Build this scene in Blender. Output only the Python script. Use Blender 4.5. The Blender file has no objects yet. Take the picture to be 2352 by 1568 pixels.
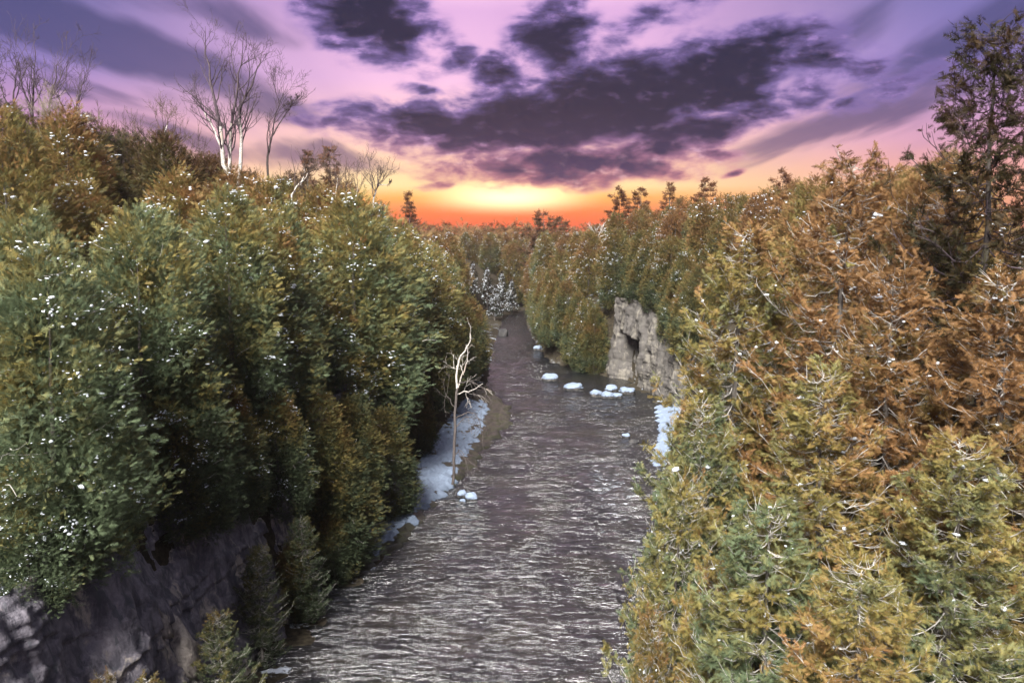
import bpy, math, random
import numpy as np
from mathutils import Vector
random.seed(7)
RNG = np.random.default_rng(11)
SC = bpy.context.scene
COL = SC.collection
R = math.radians

# ------------------------------------------------------------------ camera
CAM_Z, PITCH, F = 20.0, R(7.9), 1847.0            # F: focal length in units of a 2352 px wide frame
cd = bpy.data.cameras.new('camera'); cam = bpy.data.objects.new('camera', cd); COL.objects.link(cam)
cam.location = (0, 0, CAM_Z); cam.rotation_euler = (R(90) - PITCH, 0, 0)
cd.sensor_width = 36; cd.lens = F / 2352 * 36; cd.clip_start = 0.1; cd.clip_end = 6000
SC.camera = cam
def ray(px, py):
    x, y = (px - 1176) / F, (784 - py) / F
    return np.array((x, math.cos(PITCH) + y * math.sin(PITCH), -math.sin(PITCH) + y * math.cos(PITCH)))
def azel(px, py):
    d = ray(px, py); d = d / np.linalg.norm(d)
    return math.atan2(d[0], d[1]), math.asin(d[2])

def lin(r, g, b):
    f = lambda c: ((c / 255 + .055) / 1.055) ** 2.4 if c > 10 else c / 255 / 12.92
    return (f(r), f(g), f(b), 1)

class G:
    """tiny node-graph helper"""
    def __init__(s, tree): s.t = tree; s.n = tree.nodes; s.l = tree.links
    def new(s, kind, **kw):
        n = s.n.new(kind)
        for k, v in kw.items(): setattr(n, k, v)
        return n
    def put(s, sock, v):
        if hasattr(v, 'is_output'): s.l.new(v, sock)
        else: sock.default_value = v
    def m(s, op, a, b=0.0, c=None, clamp=False):
        n = s.new('ShaderNodeMath', operation=op, use_clamp=clamp)
        s.put(n.inputs[0], a); s.put(n.inputs[1], b)
        if c is not None: s.put(n.inputs[2], c)
        return n.outputs[0]
    def mr(s, v, a, b, c=0.0, d=1.0, smooth=True):
        n = s.new('ShaderNodeMapRange', interpolation_type='SMOOTHSTEP' if smooth else 'LINEAR')
        s.put(n.inputs[0], v)
        for i, q in enumerate((a, b, c, d)): s.put(n.inputs[1 + i], q)
        return n.outputs[0]
    def mix(s, f, a, b, mode='MIX'):
        n = s.new('ShaderNodeMix', data_type='RGBA', blend_type=mode)
        s.put(n.inputs[0], f); s.put(n.inputs[6], a); s.put(n.inputs[7], b)
        return n.outputs[2]
    def noise(s, vec, scale, detail=4, rough=.55, dist=0.0, out=0):
        n = s.new('ShaderNodeTexNoise')
        if vec is not None: s.put(n.inputs['Vector'], vec)
        n.inputs['Scale'].default_value = scale; n.inputs['Detail'].default_value = detail
        n.inputs['Roughness'].default_value = rough; n.inputs['Distortion'].default_value = dist
        return n.outputs[out]
    def mapping(s, vec, loc=(0, 0, 0), rot=(0, 0, 0), sc=(1, 1, 1)):
        n = s.new('ShaderNodeMapping'); s.put(n.inputs[0], vec)
        n.inputs[1].default_value = loc; n.inputs[2].default_value = rot; n.inputs[3].default_value = sc
        return n.outputs[0]
    def ramp(s, f, pts, interp='LINEAR'):
        n = s.new('ShaderNodeValToRGB'); s.put(n.inputs[0], f); cr = n.color_ramp; cr.interpolation = interp
        while len(cr.elements) < len(pts): cr.elements.new(.5)
        for e, (p, c) in zip(cr.elements, pts): e.position = p; e.color = c
        return n.outputs[0]
    def xyz(s, x, y, z=0.0):
        n = s.new('ShaderNodeCombineXYZ'); s.put(n.inputs[0], x); s.put(n.inputs[1], y); s.put(n.inputs[2], z)
        return n.outputs[0]

EXPOSURE = 1.7; SKY_STRENGTH = 0.40
# ------------------------------------------------------------------ world: sunset sky
W = bpy.data.worlds.new('World'); SC.world = W; W.use_nodes = True
g = G(W.node_tree); g.n.clear()
tc = g.new('ShaderNodeTexCoord'); sp = g.new('ShaderNodeSeparateXYZ'); g.l.new(tc.outputs['Generated'], sp.inputs[0])
dx, dy, dz = sp.outputs
az = g.m('ARCTAN2', dx, dy); el = g.m('ARCSINE', dz)
eld = g.m('MULTIPLY', el, 180 / math.pi); azd = g.m('MULTIPLY', az, 180 / math.pi)
# clear sky above the sunset, by elevation (0..40 deg)
e01 = g.m('DIVIDE', g.m('MAXIMUM', eld, 0.0), 40.0, clamp=True)
center = g.ramp(e01, [(0.0, lin(255, 84, 6)), (.03, lin(255, 124, 14)), (.055, lin(255, 180, 72)), (.075, lin(255, 228, 160)),
                      (.115, lin(254, 212, 170)), (.17, lin(252, 202, 192)), (.25, lin(232, 184, 216)),
                      (.36, lin(208, 164, 208)), (.55, (1.45, .95, 1.02, 1)), (1.0, (1.4, .95, 1.05, 1))])  # upper stops, out of view, brightened pink to light the river
side = g.ramp(e01, [(0.0, lin(246, 140, 90)), (.06, lin(244, 170, 130)), (.14, lin(206, 152, 178)), (.25, lin(138, 120, 182)),
                    (.42, lin(84, 90, 146)), (.6, lin(150, 152, 172)), (1.0, lin(168, 168, 184))])  # upper stops also raised out of view, silvering the water
off = g.mr(g.m('ABSOLUTE', g.m('ADD', azd, 1.0)), 5.0, 30.0)
off = g.m('ADD', off, g.m('MULTIPLY', g.mr(eld, 17.0, 24.0), g.m('SUBTRACT', g.mr(g.m('ABSOLUTE', g.m('ADD', azd, .2)), 3.0, 14.0), off)))
base = g.mix(off, center, side)
# low glow round the place of the sunset
gx, ge = azel(1170, 478)
gv = g.m('SQRT', g.m('ADD', g.m('POWER', g.m('DIVIDE', g.m('SUBTRACT', az, gx), R(8)), 2.0), g.m('POWER', g.m('DIVIDE', g.m('SUBTRACT', el, ge + R(.7)), R(1.5)), 2.0)))
glow = g.m('POWER', g.mr(gv, 1.0, 0.0), 1.3)
base = g.mix(g.m('MULTIPLY', glow, .85), base, (2.4, 1.75, .95, 1))
# cloud layer, in perspective on a flat ceiling
zc = g.m('ADD', g.m('MAXIMUM', dz, 0.0), 0.10)
P = g.xyz(g.m('DIVIDE', dx, zc), g.m('DIVIDE', dy, zc))
AE = g.xyz(az, el)
warp = g.new('ShaderNodeVectorMath', operation='MULTIPLY_ADD')
g.l.new(g.noise(AE, 11, 3, .5, out=1), warp.inputs[0]); warp.inputs[1].default_value = (.07, .036, 0); 
sub = g.new('ShaderNodeVectorMath', operation='SUBTRACT'); g.l.new(AE, sub.inputs[0]); sub.inputs[1].default_value = (.035, .018, 0)
g.l.new(sub.outputs[0], warp.inputs[2]); AEw = warp.outputs[0]
def blob(px, py, a, b, ang, w):
    ca, ce = azel(px, py)
    v = g.mapping(AEw, loc=(ca, ce, 0), rot=(0, 0, R(ang)), sc=(a / F, b / F, 1)); v.node.vector_type = 'TEXTURE'
    n = g.new('ShaderNodeVectorMath', operation='LENGTH'); g.l.new(v, n.inputs[0])
    return g.mr(n.outputs['Value'], 1.3, 0.1, 0.0, w)
HARD = [(1440, 225, 540, 125, 9, 1.0), (1160, 298, 480, 82, -1, .95), (1330, 375, 420, 68, 2, .74), (1275, 95, 150, 130, 40, .76),
      (1700, 150, 250, 90, 14, .80), (1600, 305, 380, 62, 13, .74), (1900, 170, 240, 60, 16, .55), (2020, 205, 220, 40, 18, .46), (1780, 255, 300, 40, 14, .55), (850, 35, 220, 115, -22, .92), (1140, 168, 90, 45, 0, .74),
      (780, 288, 190, 20, -2, .58), (950, 206, 90, 26, -8, .5), (1010, 425, 100, 14, 0, .4), (1690, 396, 44, 11, 6, .6), (1500, 40, 220, 50, 14, .52), (1040, 125, 60, 60, -40, .5)]
SOFT = [(290, 95, 330, 70, -19, 1.0), (40, 30, 260, 90, -14, .9), (740, 358, 210, 34, -8, .9), (2020, 250, 360, 55, 19, .8), (2200, 110, 320, 75, 22, .8),
      (1900, 100, 230, 60, 22, .65), (2130, 190, 320, 60, 18, .75), (620, 240, 240, 40, -16, .6), (380, 10, 340, 44, -8, .7), (470, 325, 280, 36, -12, .6), (200, 190, 330, 30, -14, .5), (1900, 330, 260, 30, 14, .5)]
cov = None
for bl in HARD:
    v = blob(*bl); cov = v if cov is None else g.m('MAXIMUM', cov, v)
cov2 = None
for bl in SOFT:
    v = blob(*bl); cov2 = v if cov2 is None else g.m('MAXIMUM', cov2, v)
# elsewhere in the sky the same broken cloud goes on
wide = g.mr(g.noise(P, .55, 3, .5), .50, .66, 0.0, .8)
beyond = g.m('MAXIMUM', g.mr(g.m('ABSOLUTE', azd), 34.0, 46.0), g.mr(eld, 16.5, 24.0))
cov2 = g.m('MAXIMUM', cov2, g.m('MULTIPLY', wide, beyond))
puff = g.noise(g.mapping(AE, rot=(0, 0, R(-9)), sc=(.8, 1.9, 1)), 21, 6, .58, .25)
streak = g.noise(g.mapping(P, sc=(1.5, .30, 1)), 1.5, 4, .58, .5)
nz = g.m('ADD', g.m('MULTIPLY', puff, .75), g.m('MULTIPLY', streak, .25))
dens = g.m('ADD', g.m('MULTIPLY', cov, 1.45), g.m('MULTIPLY', g.m('MULTIPLY', g.m('SUBTRACT', nz, .5), 2.7), g.mr(cov, .0, .35, .05, 1.0)))
alpha = g.mr(dens, .16, .78)
core = g.mr(dens, .34, 1.15)
dens2 = g.m('ADD', g.m('MULTIPLY', cov2, 1.1), g.m('MULTIPLY', g.m('MULTIPLY', g.m('SUBTRACT', streak, .5), 2.4), g.mr(cov2, .0, .35, .05, 1.0)))
alpha2 = g.m('MULTIPLY', g.mr(dens2, .06, .95), .78)
warm = g.mr(eld, 8.5, 1.5)
edge = g.mix(warm, lin(128, 108, 172), lin(226, 140, 136))
dark = g.mix(warm, lin(16, 24, 54), lin(40, 38, 90))
ccol = g.mix(core, edge, dark)
hi = g.mr(g.noise(g.mapping(AE, sc=(1, 1.9, 1)), 42, 4, .6), .54, .72)
ccol = g.mix(g.m('MULTIPLY', hi, g.mr(core, 1.0, .2, .12, .6)), ccol, g.mix(warm, lin(178, 142, 206), lin(255, 206, 190)))
scol = g.mix(warm, lin(50, 56, 100), lin(112, 82, 124))
scol = g.mix(g.m('MULTIPLY', g.mr(eld, 15.0, 22.0), g.m('SUBTRACT', 1.0, off)), scol, (1.3, .78, .84, 1))     # unseen high cloud brightened pink to feed the river's reflection
# thin veil of streaks
veil = g.m('MULTIPLY', g.mr(g.noise(g.mapping(P, sc=(1.3, .22, 1)), 1.1, 3, .6, .4), .44, .72), g.mr(eld, 2.0, 9.0, 0.0, .36))
base = g.mix(veil, base, g.mix(off, lin(176, 138, 190), lin(98, 96, 142)))
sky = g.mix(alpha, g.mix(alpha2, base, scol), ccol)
# physical dusk sky as the faint ground tone
ns = g.new('ShaderNodeTexSky', sky_type='NISHITA', sun_disc=False)
SUN_EL, SUN_AZ = R(1.0), R(0.0)
ns.sun_elevation = SUN_EL; ns.sun_rotation = SUN_AZ
sky = g.mix(.0015, sky, ns.outputs[0], 'ADD')
sky = g.mix(g.mr(eld, -1.0, -6.0), sky, (.05, .04, .04, 1))
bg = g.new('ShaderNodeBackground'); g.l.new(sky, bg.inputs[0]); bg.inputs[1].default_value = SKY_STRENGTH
wo = g.new('ShaderNodeOutputWorld'); g.l.new(bg.outputs[0], wo.inputs[0])
W.cycles.sampling_method = 'MANUAL'; W.cycles.sample_map_resolution = 512

# ------------------------------------------------------------------ light: soft lamp added behind the camera to brighten the foliage
sl = bpy.data.lights.new('fill_lamp', 'SUN'); so = bpy.data.objects.new('fill_lamp', sl); COL.objects.link(so)
sl.energy = 5.0; sl.angle = R(22); sl.color = (1, .97, .93)
so.rotation_euler = (R(45), 0, R(-18)); so.location = (0, 40, 90)

SC.view_settings.view_transform = 'Standard'; SC.view_settings.look = 'None'
SC.view_settings.exposure = EXPOSURE; SC.view_settings.gamma = 1.0
SC.render.engine = 'CYCLES'
cy = SC.cycles
cy.use_denoising = True; cy.denoiser = 'OPENIMAGEDENOISE'; cy.denoising_input_passes = 'RGB_ALBEDO_NORMAL'
cy.max_bounces = 4; cy.diffuse_bounces = 2; cy.glossy_bounces = 2; cy.transmission_bounces = 2; cy.volume_bounces = 0
cy.use_adaptive_sampling = True; cy.adaptive_threshold = 0.025; cy.sample_clamp_indirect = 4; cy.caustics_reflective = False; cy.caustics_refractive = False

# ------------------------------------------------------------------ numpy noise
_perm = np.random.default_rng(3).permutation(512).astype(np.int64); _perm = np.concatenate([_perm, _perm, _perm])
_grad = np.random.default_rng(4).normal(size=(512, 3)); _grad /= np.linalg.norm(_grad, axis=1)[:, None]
def pnoise(p):
    p = np.asarray(p, float); i = np.floor(p).astype(np.int64); f = p - i; u = f * f * f * (f * (f * 6 - 15) + 10); i &= 511
    out = 0
    for a in (0, 1):
        wx = u[..., 0] if a else 1 - u[..., 0]
        for b in (0, 1):
            wy = u[..., 1] if b else 1 - u[..., 1]
            for c in (0, 1):
                wz = u[..., 2] if c else 1 - u[..., 2]
                h = _perm[_perm[_perm[i[..., 0] + a] + i[..., 1] + b] + i[..., 2] + c]
                out = out + wx * wy * wz * (_grad[h] * (f - np.array((a, b, c)))).sum(-1)
    return out * 1.5
def fbm(p, o=4, g_=.5):
    p = np.asarray(p, float); s = 0; a = 1
    for k in range(o): s = s + a * pnoise(p * 2 ** k + 17.3 * k); a *= g_
    return s
def sm(a, b, x):
    t = np.clip((x - a) / (b - a), 0, 1); return t * t * (3 - 2 * t)
def unit(v): return v / np.maximum(np.linalg.norm(v, axis=-1, keepdims=True), 1e-9)

# ------------------------------------------------------------------ mesh helpers
def mesh_tris(name, V, T, mats, midx=None, attrs=None, smooth=False, quads=None):
    me = bpy.data.meshes.new(name); V = np.ascontiguousarray(V, np.float32)
    me.vertices.add(len(V)); me.vertices.foreach_set('co', V.ravel())
    T = np.asarray(T, np.int32).reshape(-1, 3); nt = len(T)
    Q = np.asarray(quads, np.int32).reshape(-1, 4) if quads is not None else np.zeros((0, 4), np.int32); nq = len(Q)
    me.loops.add(nt * 3 + nq * 4); me.loops.foreach_set('vertex_index', np.concatenate([T.ravel(), Q.ravel()]))
    me.polygons.add(nt + nq)
    me.polygons.foreach_set('loop_start', np.concatenate([np.arange(nt) * 3, nt * 3 + np.arange(nq) * 4]).astype(np.int32))
    if midx is not None: me.polygons.foreach_set('material_index', np.asarray(midx, np.int32))
    if smooth is True: me.polygons.foreach_set('use_smooth', np.ones(nt + nq, bool))
    elif smooth is not False: me.polygons.foreach_set('use_smooth', np.asarray(smooth, bool))
    for m in (mats if isinstance(mats, (list, tuple)) else [mats]): me.materials.append(m)
    for k, v in (attrs or {}).items():
        a = me.attributes.new(k, 'FLOAT', 'POINT'); a.data.foreach_set('value', np.ascontiguousarray(v, np.float32))
    me.update(calc_edges=True)
    return me
def ob(name, me, parent=None, loc=None):
    o = bpy.data.objects.new(name, me); COL.objects.link(o)
    if parent is not None: o.parent = parent
    if loc is not None: o.location = loc
    return o
def tag(o, label=None, cat=None, group=None, kind=None):
    for k, v in (('label', label), ('category', cat), ('group', group), ('kind', kind)):
        if v: o[k] = v
    return o
def thing(name, loc, label, cat, group=None, rz=0.0):
    o = ob(name, None, loc=loc); o.rotation_euler.z = rz; o.empty_display_size = .5
    return tag(o, label, cat, group)
def grid_faces(nu, nv):
    i = np.arange(nu - 1)[:, None] * nv + np.arange(nv - 1)[None, :]
    return np.stack([i, i + nv, i + nv + 1, i + 1], -1).reshape(-1, 4)
class Tubes:
    def __init__(s): s.V = []; s.Q = []; s.n = 0; s.tip = []
    def add(s, pts, rad, sides=4):
        pts = np.asarray(pts, float); n = len(pts); rad = np.broadcast_to(np.asarray(rad, float), (n,))
        t = unit(np.gradient(pts, axis=0)); ref = np.array((0, 0, 1.)) if abs(t[0, 2]) < .8 else np.array((1., 0, 0))
        a = unit(np.cross(t, ref)); b = np.cross(t, a)
        th = np.arange(sides) * 2 * math.pi / sides
        ring = pts[:, None] + rad[:, None, None] * (np.cos(th)[None, :, None] * a[:, None] + np.sin(th)[None, :, None] * b[:, None])
        s.V.append(ring.reshape(-1, 3))
        i = np.arange(n - 1)[:, None] * sides + np.arange(sides)[None]; j = np.arange(n - 1)[:, None] * sides + (np.arange(sides)[None] + 1) % sides
        s.Q.append(s.n + np.stack([i, j, j + sides, i + sides], -1).reshape(-1, 4)); s.n += n * sides
    def arrays(s):
        if not s.V: return np.zeros((0, 3)), np.zeros((0, 4), int)
        return np.concatenate(s.V), np.concatenate(s.Q)
    def mesh(s, name, mat): 
        V, Q = s.arrays(); return mesh_tris(name, V, [], mat, quads=Q, smooth=True)

# ------------------------------------------------------------------ materials
def mat(name):
    m = bpy.data.materials.new(name); m.use_nodes = True; q = G(m.node_tree); q.n.clear()
    out = q.new('ShaderNodeOutputMaterial'); return m, q, out
def principled(q, out, col, rough=.8, spec=.3, bump=None, bstr=.5, bdist=.05):
    b = q.new('ShaderNodeBsdfPrincipled'); q.put(b.inputs['Base Color'], col); q.put(b.inputs['Roughness'], rough); q.put(b.inputs['Specular IOR Level'], spec)
    if bump is not None:
        n = q.new('ShaderNodeBump'); n.inputs['Strength'].default_value = bstr; n.inputs['Distance'].default_value = bdist
        q.put(n.inputs['Height'], bump); q.l.new(n.outputs[0], b.inputs['Normal'])
    q.l.new(b.outputs[0], out.inputs['Surface']); return b
def pos(q): return q.new('ShaderNodeNewGeometry').outputs['Position']
def objco(q): return q.new('ShaderNodeTexCoord').outputs['Object']

def foliage(name, green, olive, bronze):
    """leaf colour: each tree's own winter bronzing (object colour red), per-tuft tint, more bronze towards the crown top"""
    m, q, out = mat(name)
    at = lambda n: q.new('ShaderNodeAttribute', attribute_name=n).outputs['Fac']
    oi = q.new('ShaderNodeObjectInfo'); sc = q.new('ShaderNodeSeparateColor'); q.l.new(oi.outputs['Color'], sc.inputs[0])
    br, lum = sc.outputs[0], sc.outputs[1]
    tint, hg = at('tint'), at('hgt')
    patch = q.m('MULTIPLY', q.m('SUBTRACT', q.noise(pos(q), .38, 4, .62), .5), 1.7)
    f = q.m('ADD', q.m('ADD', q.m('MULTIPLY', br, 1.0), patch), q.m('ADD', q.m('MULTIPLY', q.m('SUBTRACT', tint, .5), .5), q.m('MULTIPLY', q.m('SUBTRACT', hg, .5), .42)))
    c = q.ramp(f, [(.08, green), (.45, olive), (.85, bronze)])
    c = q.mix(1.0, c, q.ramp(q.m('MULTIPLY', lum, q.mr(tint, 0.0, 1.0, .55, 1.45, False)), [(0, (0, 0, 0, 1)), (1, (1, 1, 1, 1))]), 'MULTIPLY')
    d = q.new('ShaderNodeBsdfPrincipled'); q.put(d.inputs['Base Color'], c); d.inputs['Roughness'].default_value = .62; d.inputs['Specular IOR Level'].default_value = .25
    t = q.new('ShaderNodeBsdfTranslucent'); q.put(t.inputs[0], c)
    ms = q.new('ShaderNodeMixShader'); ms.inputs[0].default_value = .35; q.l.new(d.outputs[0], ms.inputs[1]); q.l.new(t.outputs[0], ms.inputs[2])
    q.l.new(ms.outputs[0], out.inputs['Surface']); return m
M = {}
M['leaf'] = foliage('cedar_foliage', (.135, .178, .095, 1), (.24, .20, .06, 1), (.285, .155, .062, 1))
M['needle'] = foliage('pine_needles', (.05, .06, .035, 1), (.11, .08, .04, 1), (.22, .10, .045, 1))
def bark(name, c1, c2, scale=6):
    m, q, out = mat(name); n = q.noise(q.mapping(objco(q), sc=(3, 3, .5)), scale, 5, .65)
    principled(q, out, q.mix(q.mr(n, .35, .65), c1, c2), .9, .2, n, .6, .02); return m
M['bark'] = bark('cedar_bark', (.06, .052, .045, 1), (.16, .145, .13, 1))
M['twig'] = bark('bare_twig', (.24, .22, .20, 1), (.45, .43, .39, 1), 3)
M['darktwig'] = bark('dark_twig', (.035, .026, .032, 1), (.08, .06, .065, 1), 3)
M['tantwig'] = bark('tan_twig', (.15, .12, .095, 1), (.27, .225, .18, 1), 3)
M['browntwig'] = bark('brown_twig', (.05, .034, .03, 1), (.11, .078, .06, 1), 3)
def birch():
    m, q, out = mat('birch_bark'); o = objco(q)
    n = q.noise(q.mapping(o, sc=(2.5, 2.5, 9)), 3, 4, .6); n2 = q.noise(q.mapping(o, sc=(1, 1, .5)), 1.6, 3)
    c = q.mix(q.mr(n, .52, .60), (.42, .39, .35, 1), (.05, .04, .04, 1)); c = q.mix(q.mr(n2, .5, .7), c, (.30, .25, .21, 1))
    principled(q, out, c, .8, .25, n, .4, .01); return m
M['birch'] = birch()
def snagbark():
    m, q, out = mat('snag_wood'); n = q.noise(q.mapping(objco(q), sc=(5, 5, .7)), 3, 5, .6)
    principled(q, out, q.mix(q.mr(n, .3, .7), (.045, .038, .036, 1), (.10, .085, .078, 1)), .9, .2, n, .6, .02); return m
M['snag'] = snagbark()
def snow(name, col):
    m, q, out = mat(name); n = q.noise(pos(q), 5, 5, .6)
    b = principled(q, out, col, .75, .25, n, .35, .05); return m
M['snow'] = snow('snow', (.60, .64, .68, 1)); M['shadesnow'] = snow('shaded_snow', (.165, .205, .27, 1))  # second snow is darker and bluer: shade painted into its colour
def ground_mat():
    m, q, out = mat('forest_floor'); p = pos(q)
    n = q.noise(p, .5, 6, .6); n2 = q.noise(p, 3.5, 5, .65)
    c = q.mix(q.mr(n2, .35, .65), (.02, .017, .012, 1), (.05, .041, .027, 1))
    nrm = q.new('ShaderNodeNewGeometry').outputs['Normal']; s = q.new('ShaderNodeSeparateXYZ'); q.l.new(nrm, s.inputs[0])
    sn = q.m('MULTIPLY', q.mr(q.m('ADD', n, q.m('MULTIPLY', n2, .35)), .74, .82), q.mr(s.outputs[2], .6, .9))
    sn = q.m('MULTIPLY', sn, q.new('ShaderNodeAttribute', attribute_name='snowy').outputs['Fac'])
    c = q.mix(sn, c, (.42, .46, .52, 1))
    principled(q, out, c, .95, .1, n2, .8, .12); return m
M['ground'] = ground_mat()
def rock_mat(name, dark, mid, pale, stain, thr=.56):
    m, q, out = mat(name); p = pos(q)
    v = q.noise(q.mapping(p, sc=(1, 1, .42)), 1.9, 7, .66, .4); f = q.noise(p, 6, 6, .65); big = q.noise(p, .45, 4, .55)
    lay = q.noise(q.mapping(p, sc=(.15, .15, 2.6)), 1.0, 4, .6)
    c = q.mix(q.mr(v, .36, .62), dark, mid)
    c = q.mix(q.mr(q.m('ADD', q.m('MULTIPLY', big, .5), q.m('MULTIPLY', v, .5)), thr, thr + .07), c, pale)
    c = q.mix(q.m('MULTIPLY', q.mr(q.noise(q.mapping(p, sc=(1.6, 1.6, .12)), 2.2, 4, .6), .54, .66), .75), c, stain)
    c = q.mix(q.m('MULTIPLY', q.mr(f, .3, .7, .0, .42), 1.0), c, dark)
    h = q.m('ADD', q.m('MULTIPLY', v, .6), q.m('ADD', q.m('MULTIPLY', f, .35), q.m('MULTIPLY', lay, .5)))
    principled(q, out, c, .85, .3, h, .9, .18); return m
M['rock'] = rock_mat('dark_limestone', (.07, .066, .08, 1), (.22, .20, .225, 1), (.40, .35, .30, 1), (.06, .068, .075, 1), .53)
M['limestone'] = rock_mat('pale_limestone', (.075, .068, .062, 1), (.085, .078, .068, 1), (.175, .158, .13, 1), (.04, .036, .036, 1), .51)
M['slab'] = rock_mat('fresh_limestone', (.14, .12, .11, 1), (.27, .24, .215, 1), (.36, .32, .28, 1), (.12, .10, .09, 1), .45)
M['boulder'] = rock_mat('wet_boulder', (.02, .02, .022, 1), (.07, .066, .062, 1), (.14, .13, .12, 1), (.02, .02, .02, 1))
def gravel_mat():
    m, q, out = mat('wet_gravel'); p = pos(q); v = q.new('ShaderNodeTexVoronoi'); q.put(v.inputs['Vector'], p); v.inputs['Scale'].default_value = 4.5
    n = q.noise(p, 1.2, 4)
    c = q.mix(q.m('MULTIPLY', v.outputs['Color'], 1.0), (.012, .011, .008, 1), (.042, .037, .026, 1))
    principled(q, out, q.mix(q.mr(n, .4, .6), c, (.03, .03, .015, 1)), .5, .4, v.outputs['Distance'], -.8, .06); return m
M['gravel'] = gravel_mat()
def water_mat():
    m, q, out = mat('river_water'); p = pos(q)
    w = q.mapping(p, rot=(0, 0, R(5)), sc=(.8, 1.7, 1))
    a = q.noise(w, 1.45, 5, .62, .6); b = q.noise(q.mapping(p, rot=(0, 0, R(-5)), sc=(.4, 2.0, 1)), 3.6, 4, .6, .5)
    h = q.m('ADD', a, q.m('MULTIPLY', b, .22))
    h = q.m('MULTIPLY', h, q.mr(q.noise(q.mapping(p, sc=(1, .45, 1)), .22, 3, .55, .8), .36, .62, .7, 1.2))
    foam_at = q.new('ShaderNodeAttribute', attribute_name='foam').outputs['Fac']
    fn = q.noise(q.mapping(p, rot=(0, 0, R(10)), sc=(.8, 2.2, 1)), 1.5, 6, .68, 1.1)
    foam = q.mr(q.m('ADD', foam_at, q.m('MULTIPLY', q.m('SUBTRACT', fn, .5), 2.2)), .40, 1.2)
    depth = q.mix(q.mr(q.noise(p, .25, 3), .4, .65), (.004, .005, .006, 1), (.012, .012, .009, 1))
    col = q.mix(foam, depth, (.42, .47, .50, 1))
    b_ = principled(q, out, col, q.mr(foam, 0., 1., .125, .7), .5, h, 1.0, .36); b_.inputs['IOR'].default_value = 2.3
    return m
M['water'] = water_mat()

# ------------------------------------------------------------------ terrain
YK = np.array([-400, 0, 20, 33, 50, 63, 84, 98, 110, 121, 135, 155, 176, 190, 215, 260, 330, 1200.])
LK = np.array([-12, -12, -11.6, -10.8, -7.6, -5.4, -3.0, -3.6, -3.4, -3.4, -3.4, -3.0, -2.5, -1.0, 8, 40, 80, 500.])
RK = np.array([4, 4, 4.2, 6.4, 10.2, 12.0, 17.2, 16.2, 12.4, 6.0, 4.7, 3.6, 3.3, 6, 22, 56, 100, 530.])
def XL(y): return np.interp(y, YK, LK)
def XR(y): return np.interp(y, YK, RK)
def ground_z(x, y):
    x = np.asarray(x, float); y = np.asarray(y, float)
    p = np.stack([x, y, 0 * x], -1)
    dl = XL(y) - x; dr = x - XR(y)
    near = 1 - sm(44, 54, y)
    zl_n = 8.4 * sm(1.5, 4.6, dl) + .5 * np.maximum(dl - 4.5, 0)
    zl_f = .15 + .12 * np.clip(dl, 0, 4) + 7.5 * sm(3.2, 8.5, dl) + .46 * np.maximum(dl - 8, 0)
    zl = near * zl_n + (1 - near) * zl_f
    capl = 15.5 + 6.5 * sm(24, 52, dl) * (1 - sm(50, 110, y)) + .8 * pnoise(p * .03)
    zl = np.minimum(zl, capl) 
    wnd = sm(78, 86, y) * (1 - sm(109, 115, y)); drc = dr - 2.5 * wnd
    zr = (1 - wnd) * (8.6 * sm(0.1, 3.2, dr) + .42 * np.maximum(dr - 3, 0)) + wnd * (9.8 * sm(0.1, 1.7, drc) + .4 * np.maximum(drc - 1.7, 0))
    capr = 14.5 + 3.5 * sm(20, 60, dr) + .8 * pnoise(p * .03 + 5)
    zr = np.minimum(zr, capr)
    ins = np.minimum(-dl, -dr)            # >0 inside the river
    z = np.where(dl > 0, zl, np.where(dr > 0, zr, -1.2 * sm(0, 2.5, ins)))
    rough = .35 * pnoise(p * .35) * np.where(ins > 0, .2, 1) * sm(-.2, 3, np.maximum(dl, dr) + .2)
    far = sm(230, 420, y)                 # the gorge closes beyond the bend
    z = z + rough
    return z * (1 - far) + far * (15.0 + 1.2 * pnoise(p * .012))
gx1 = np.concatenate([np.linspace(-900, -90, 28)[:-1], np.linspace(-90, -34, 36)[:-1], np.linspace(-34, 40, 150)[:-1], np.linspace(40, 110, 40)[:-1], np.linspace(110, 900, 28)])
gy1 = np.concatenate([np.linspace(-300, 0, 16)[:-1], np.linspace(0, 140, 190)[:-1], np.linspace(140, 300, 90)[:-1], np.linspace(300, 900, 50)])
GX, GY = np.meshgrid(gx1, gy1, indexing='ij'); GZ = ground_z(GX, GY)
gme = mesh_tris('ground', np.stack([GX, GY, GZ], -1).reshape(-1, 3), [], M['ground'], quads=grid_faces(len(gx1), len(gy1)), smooth=True, attrs={'snowy': (1 - sm(120, 190, GY)).ravel()})
tag(ob('ground', gme), kind='structure')
def gz(x, y): return float(ground_z(np.array([x]), np.array([y]))[0])

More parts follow.
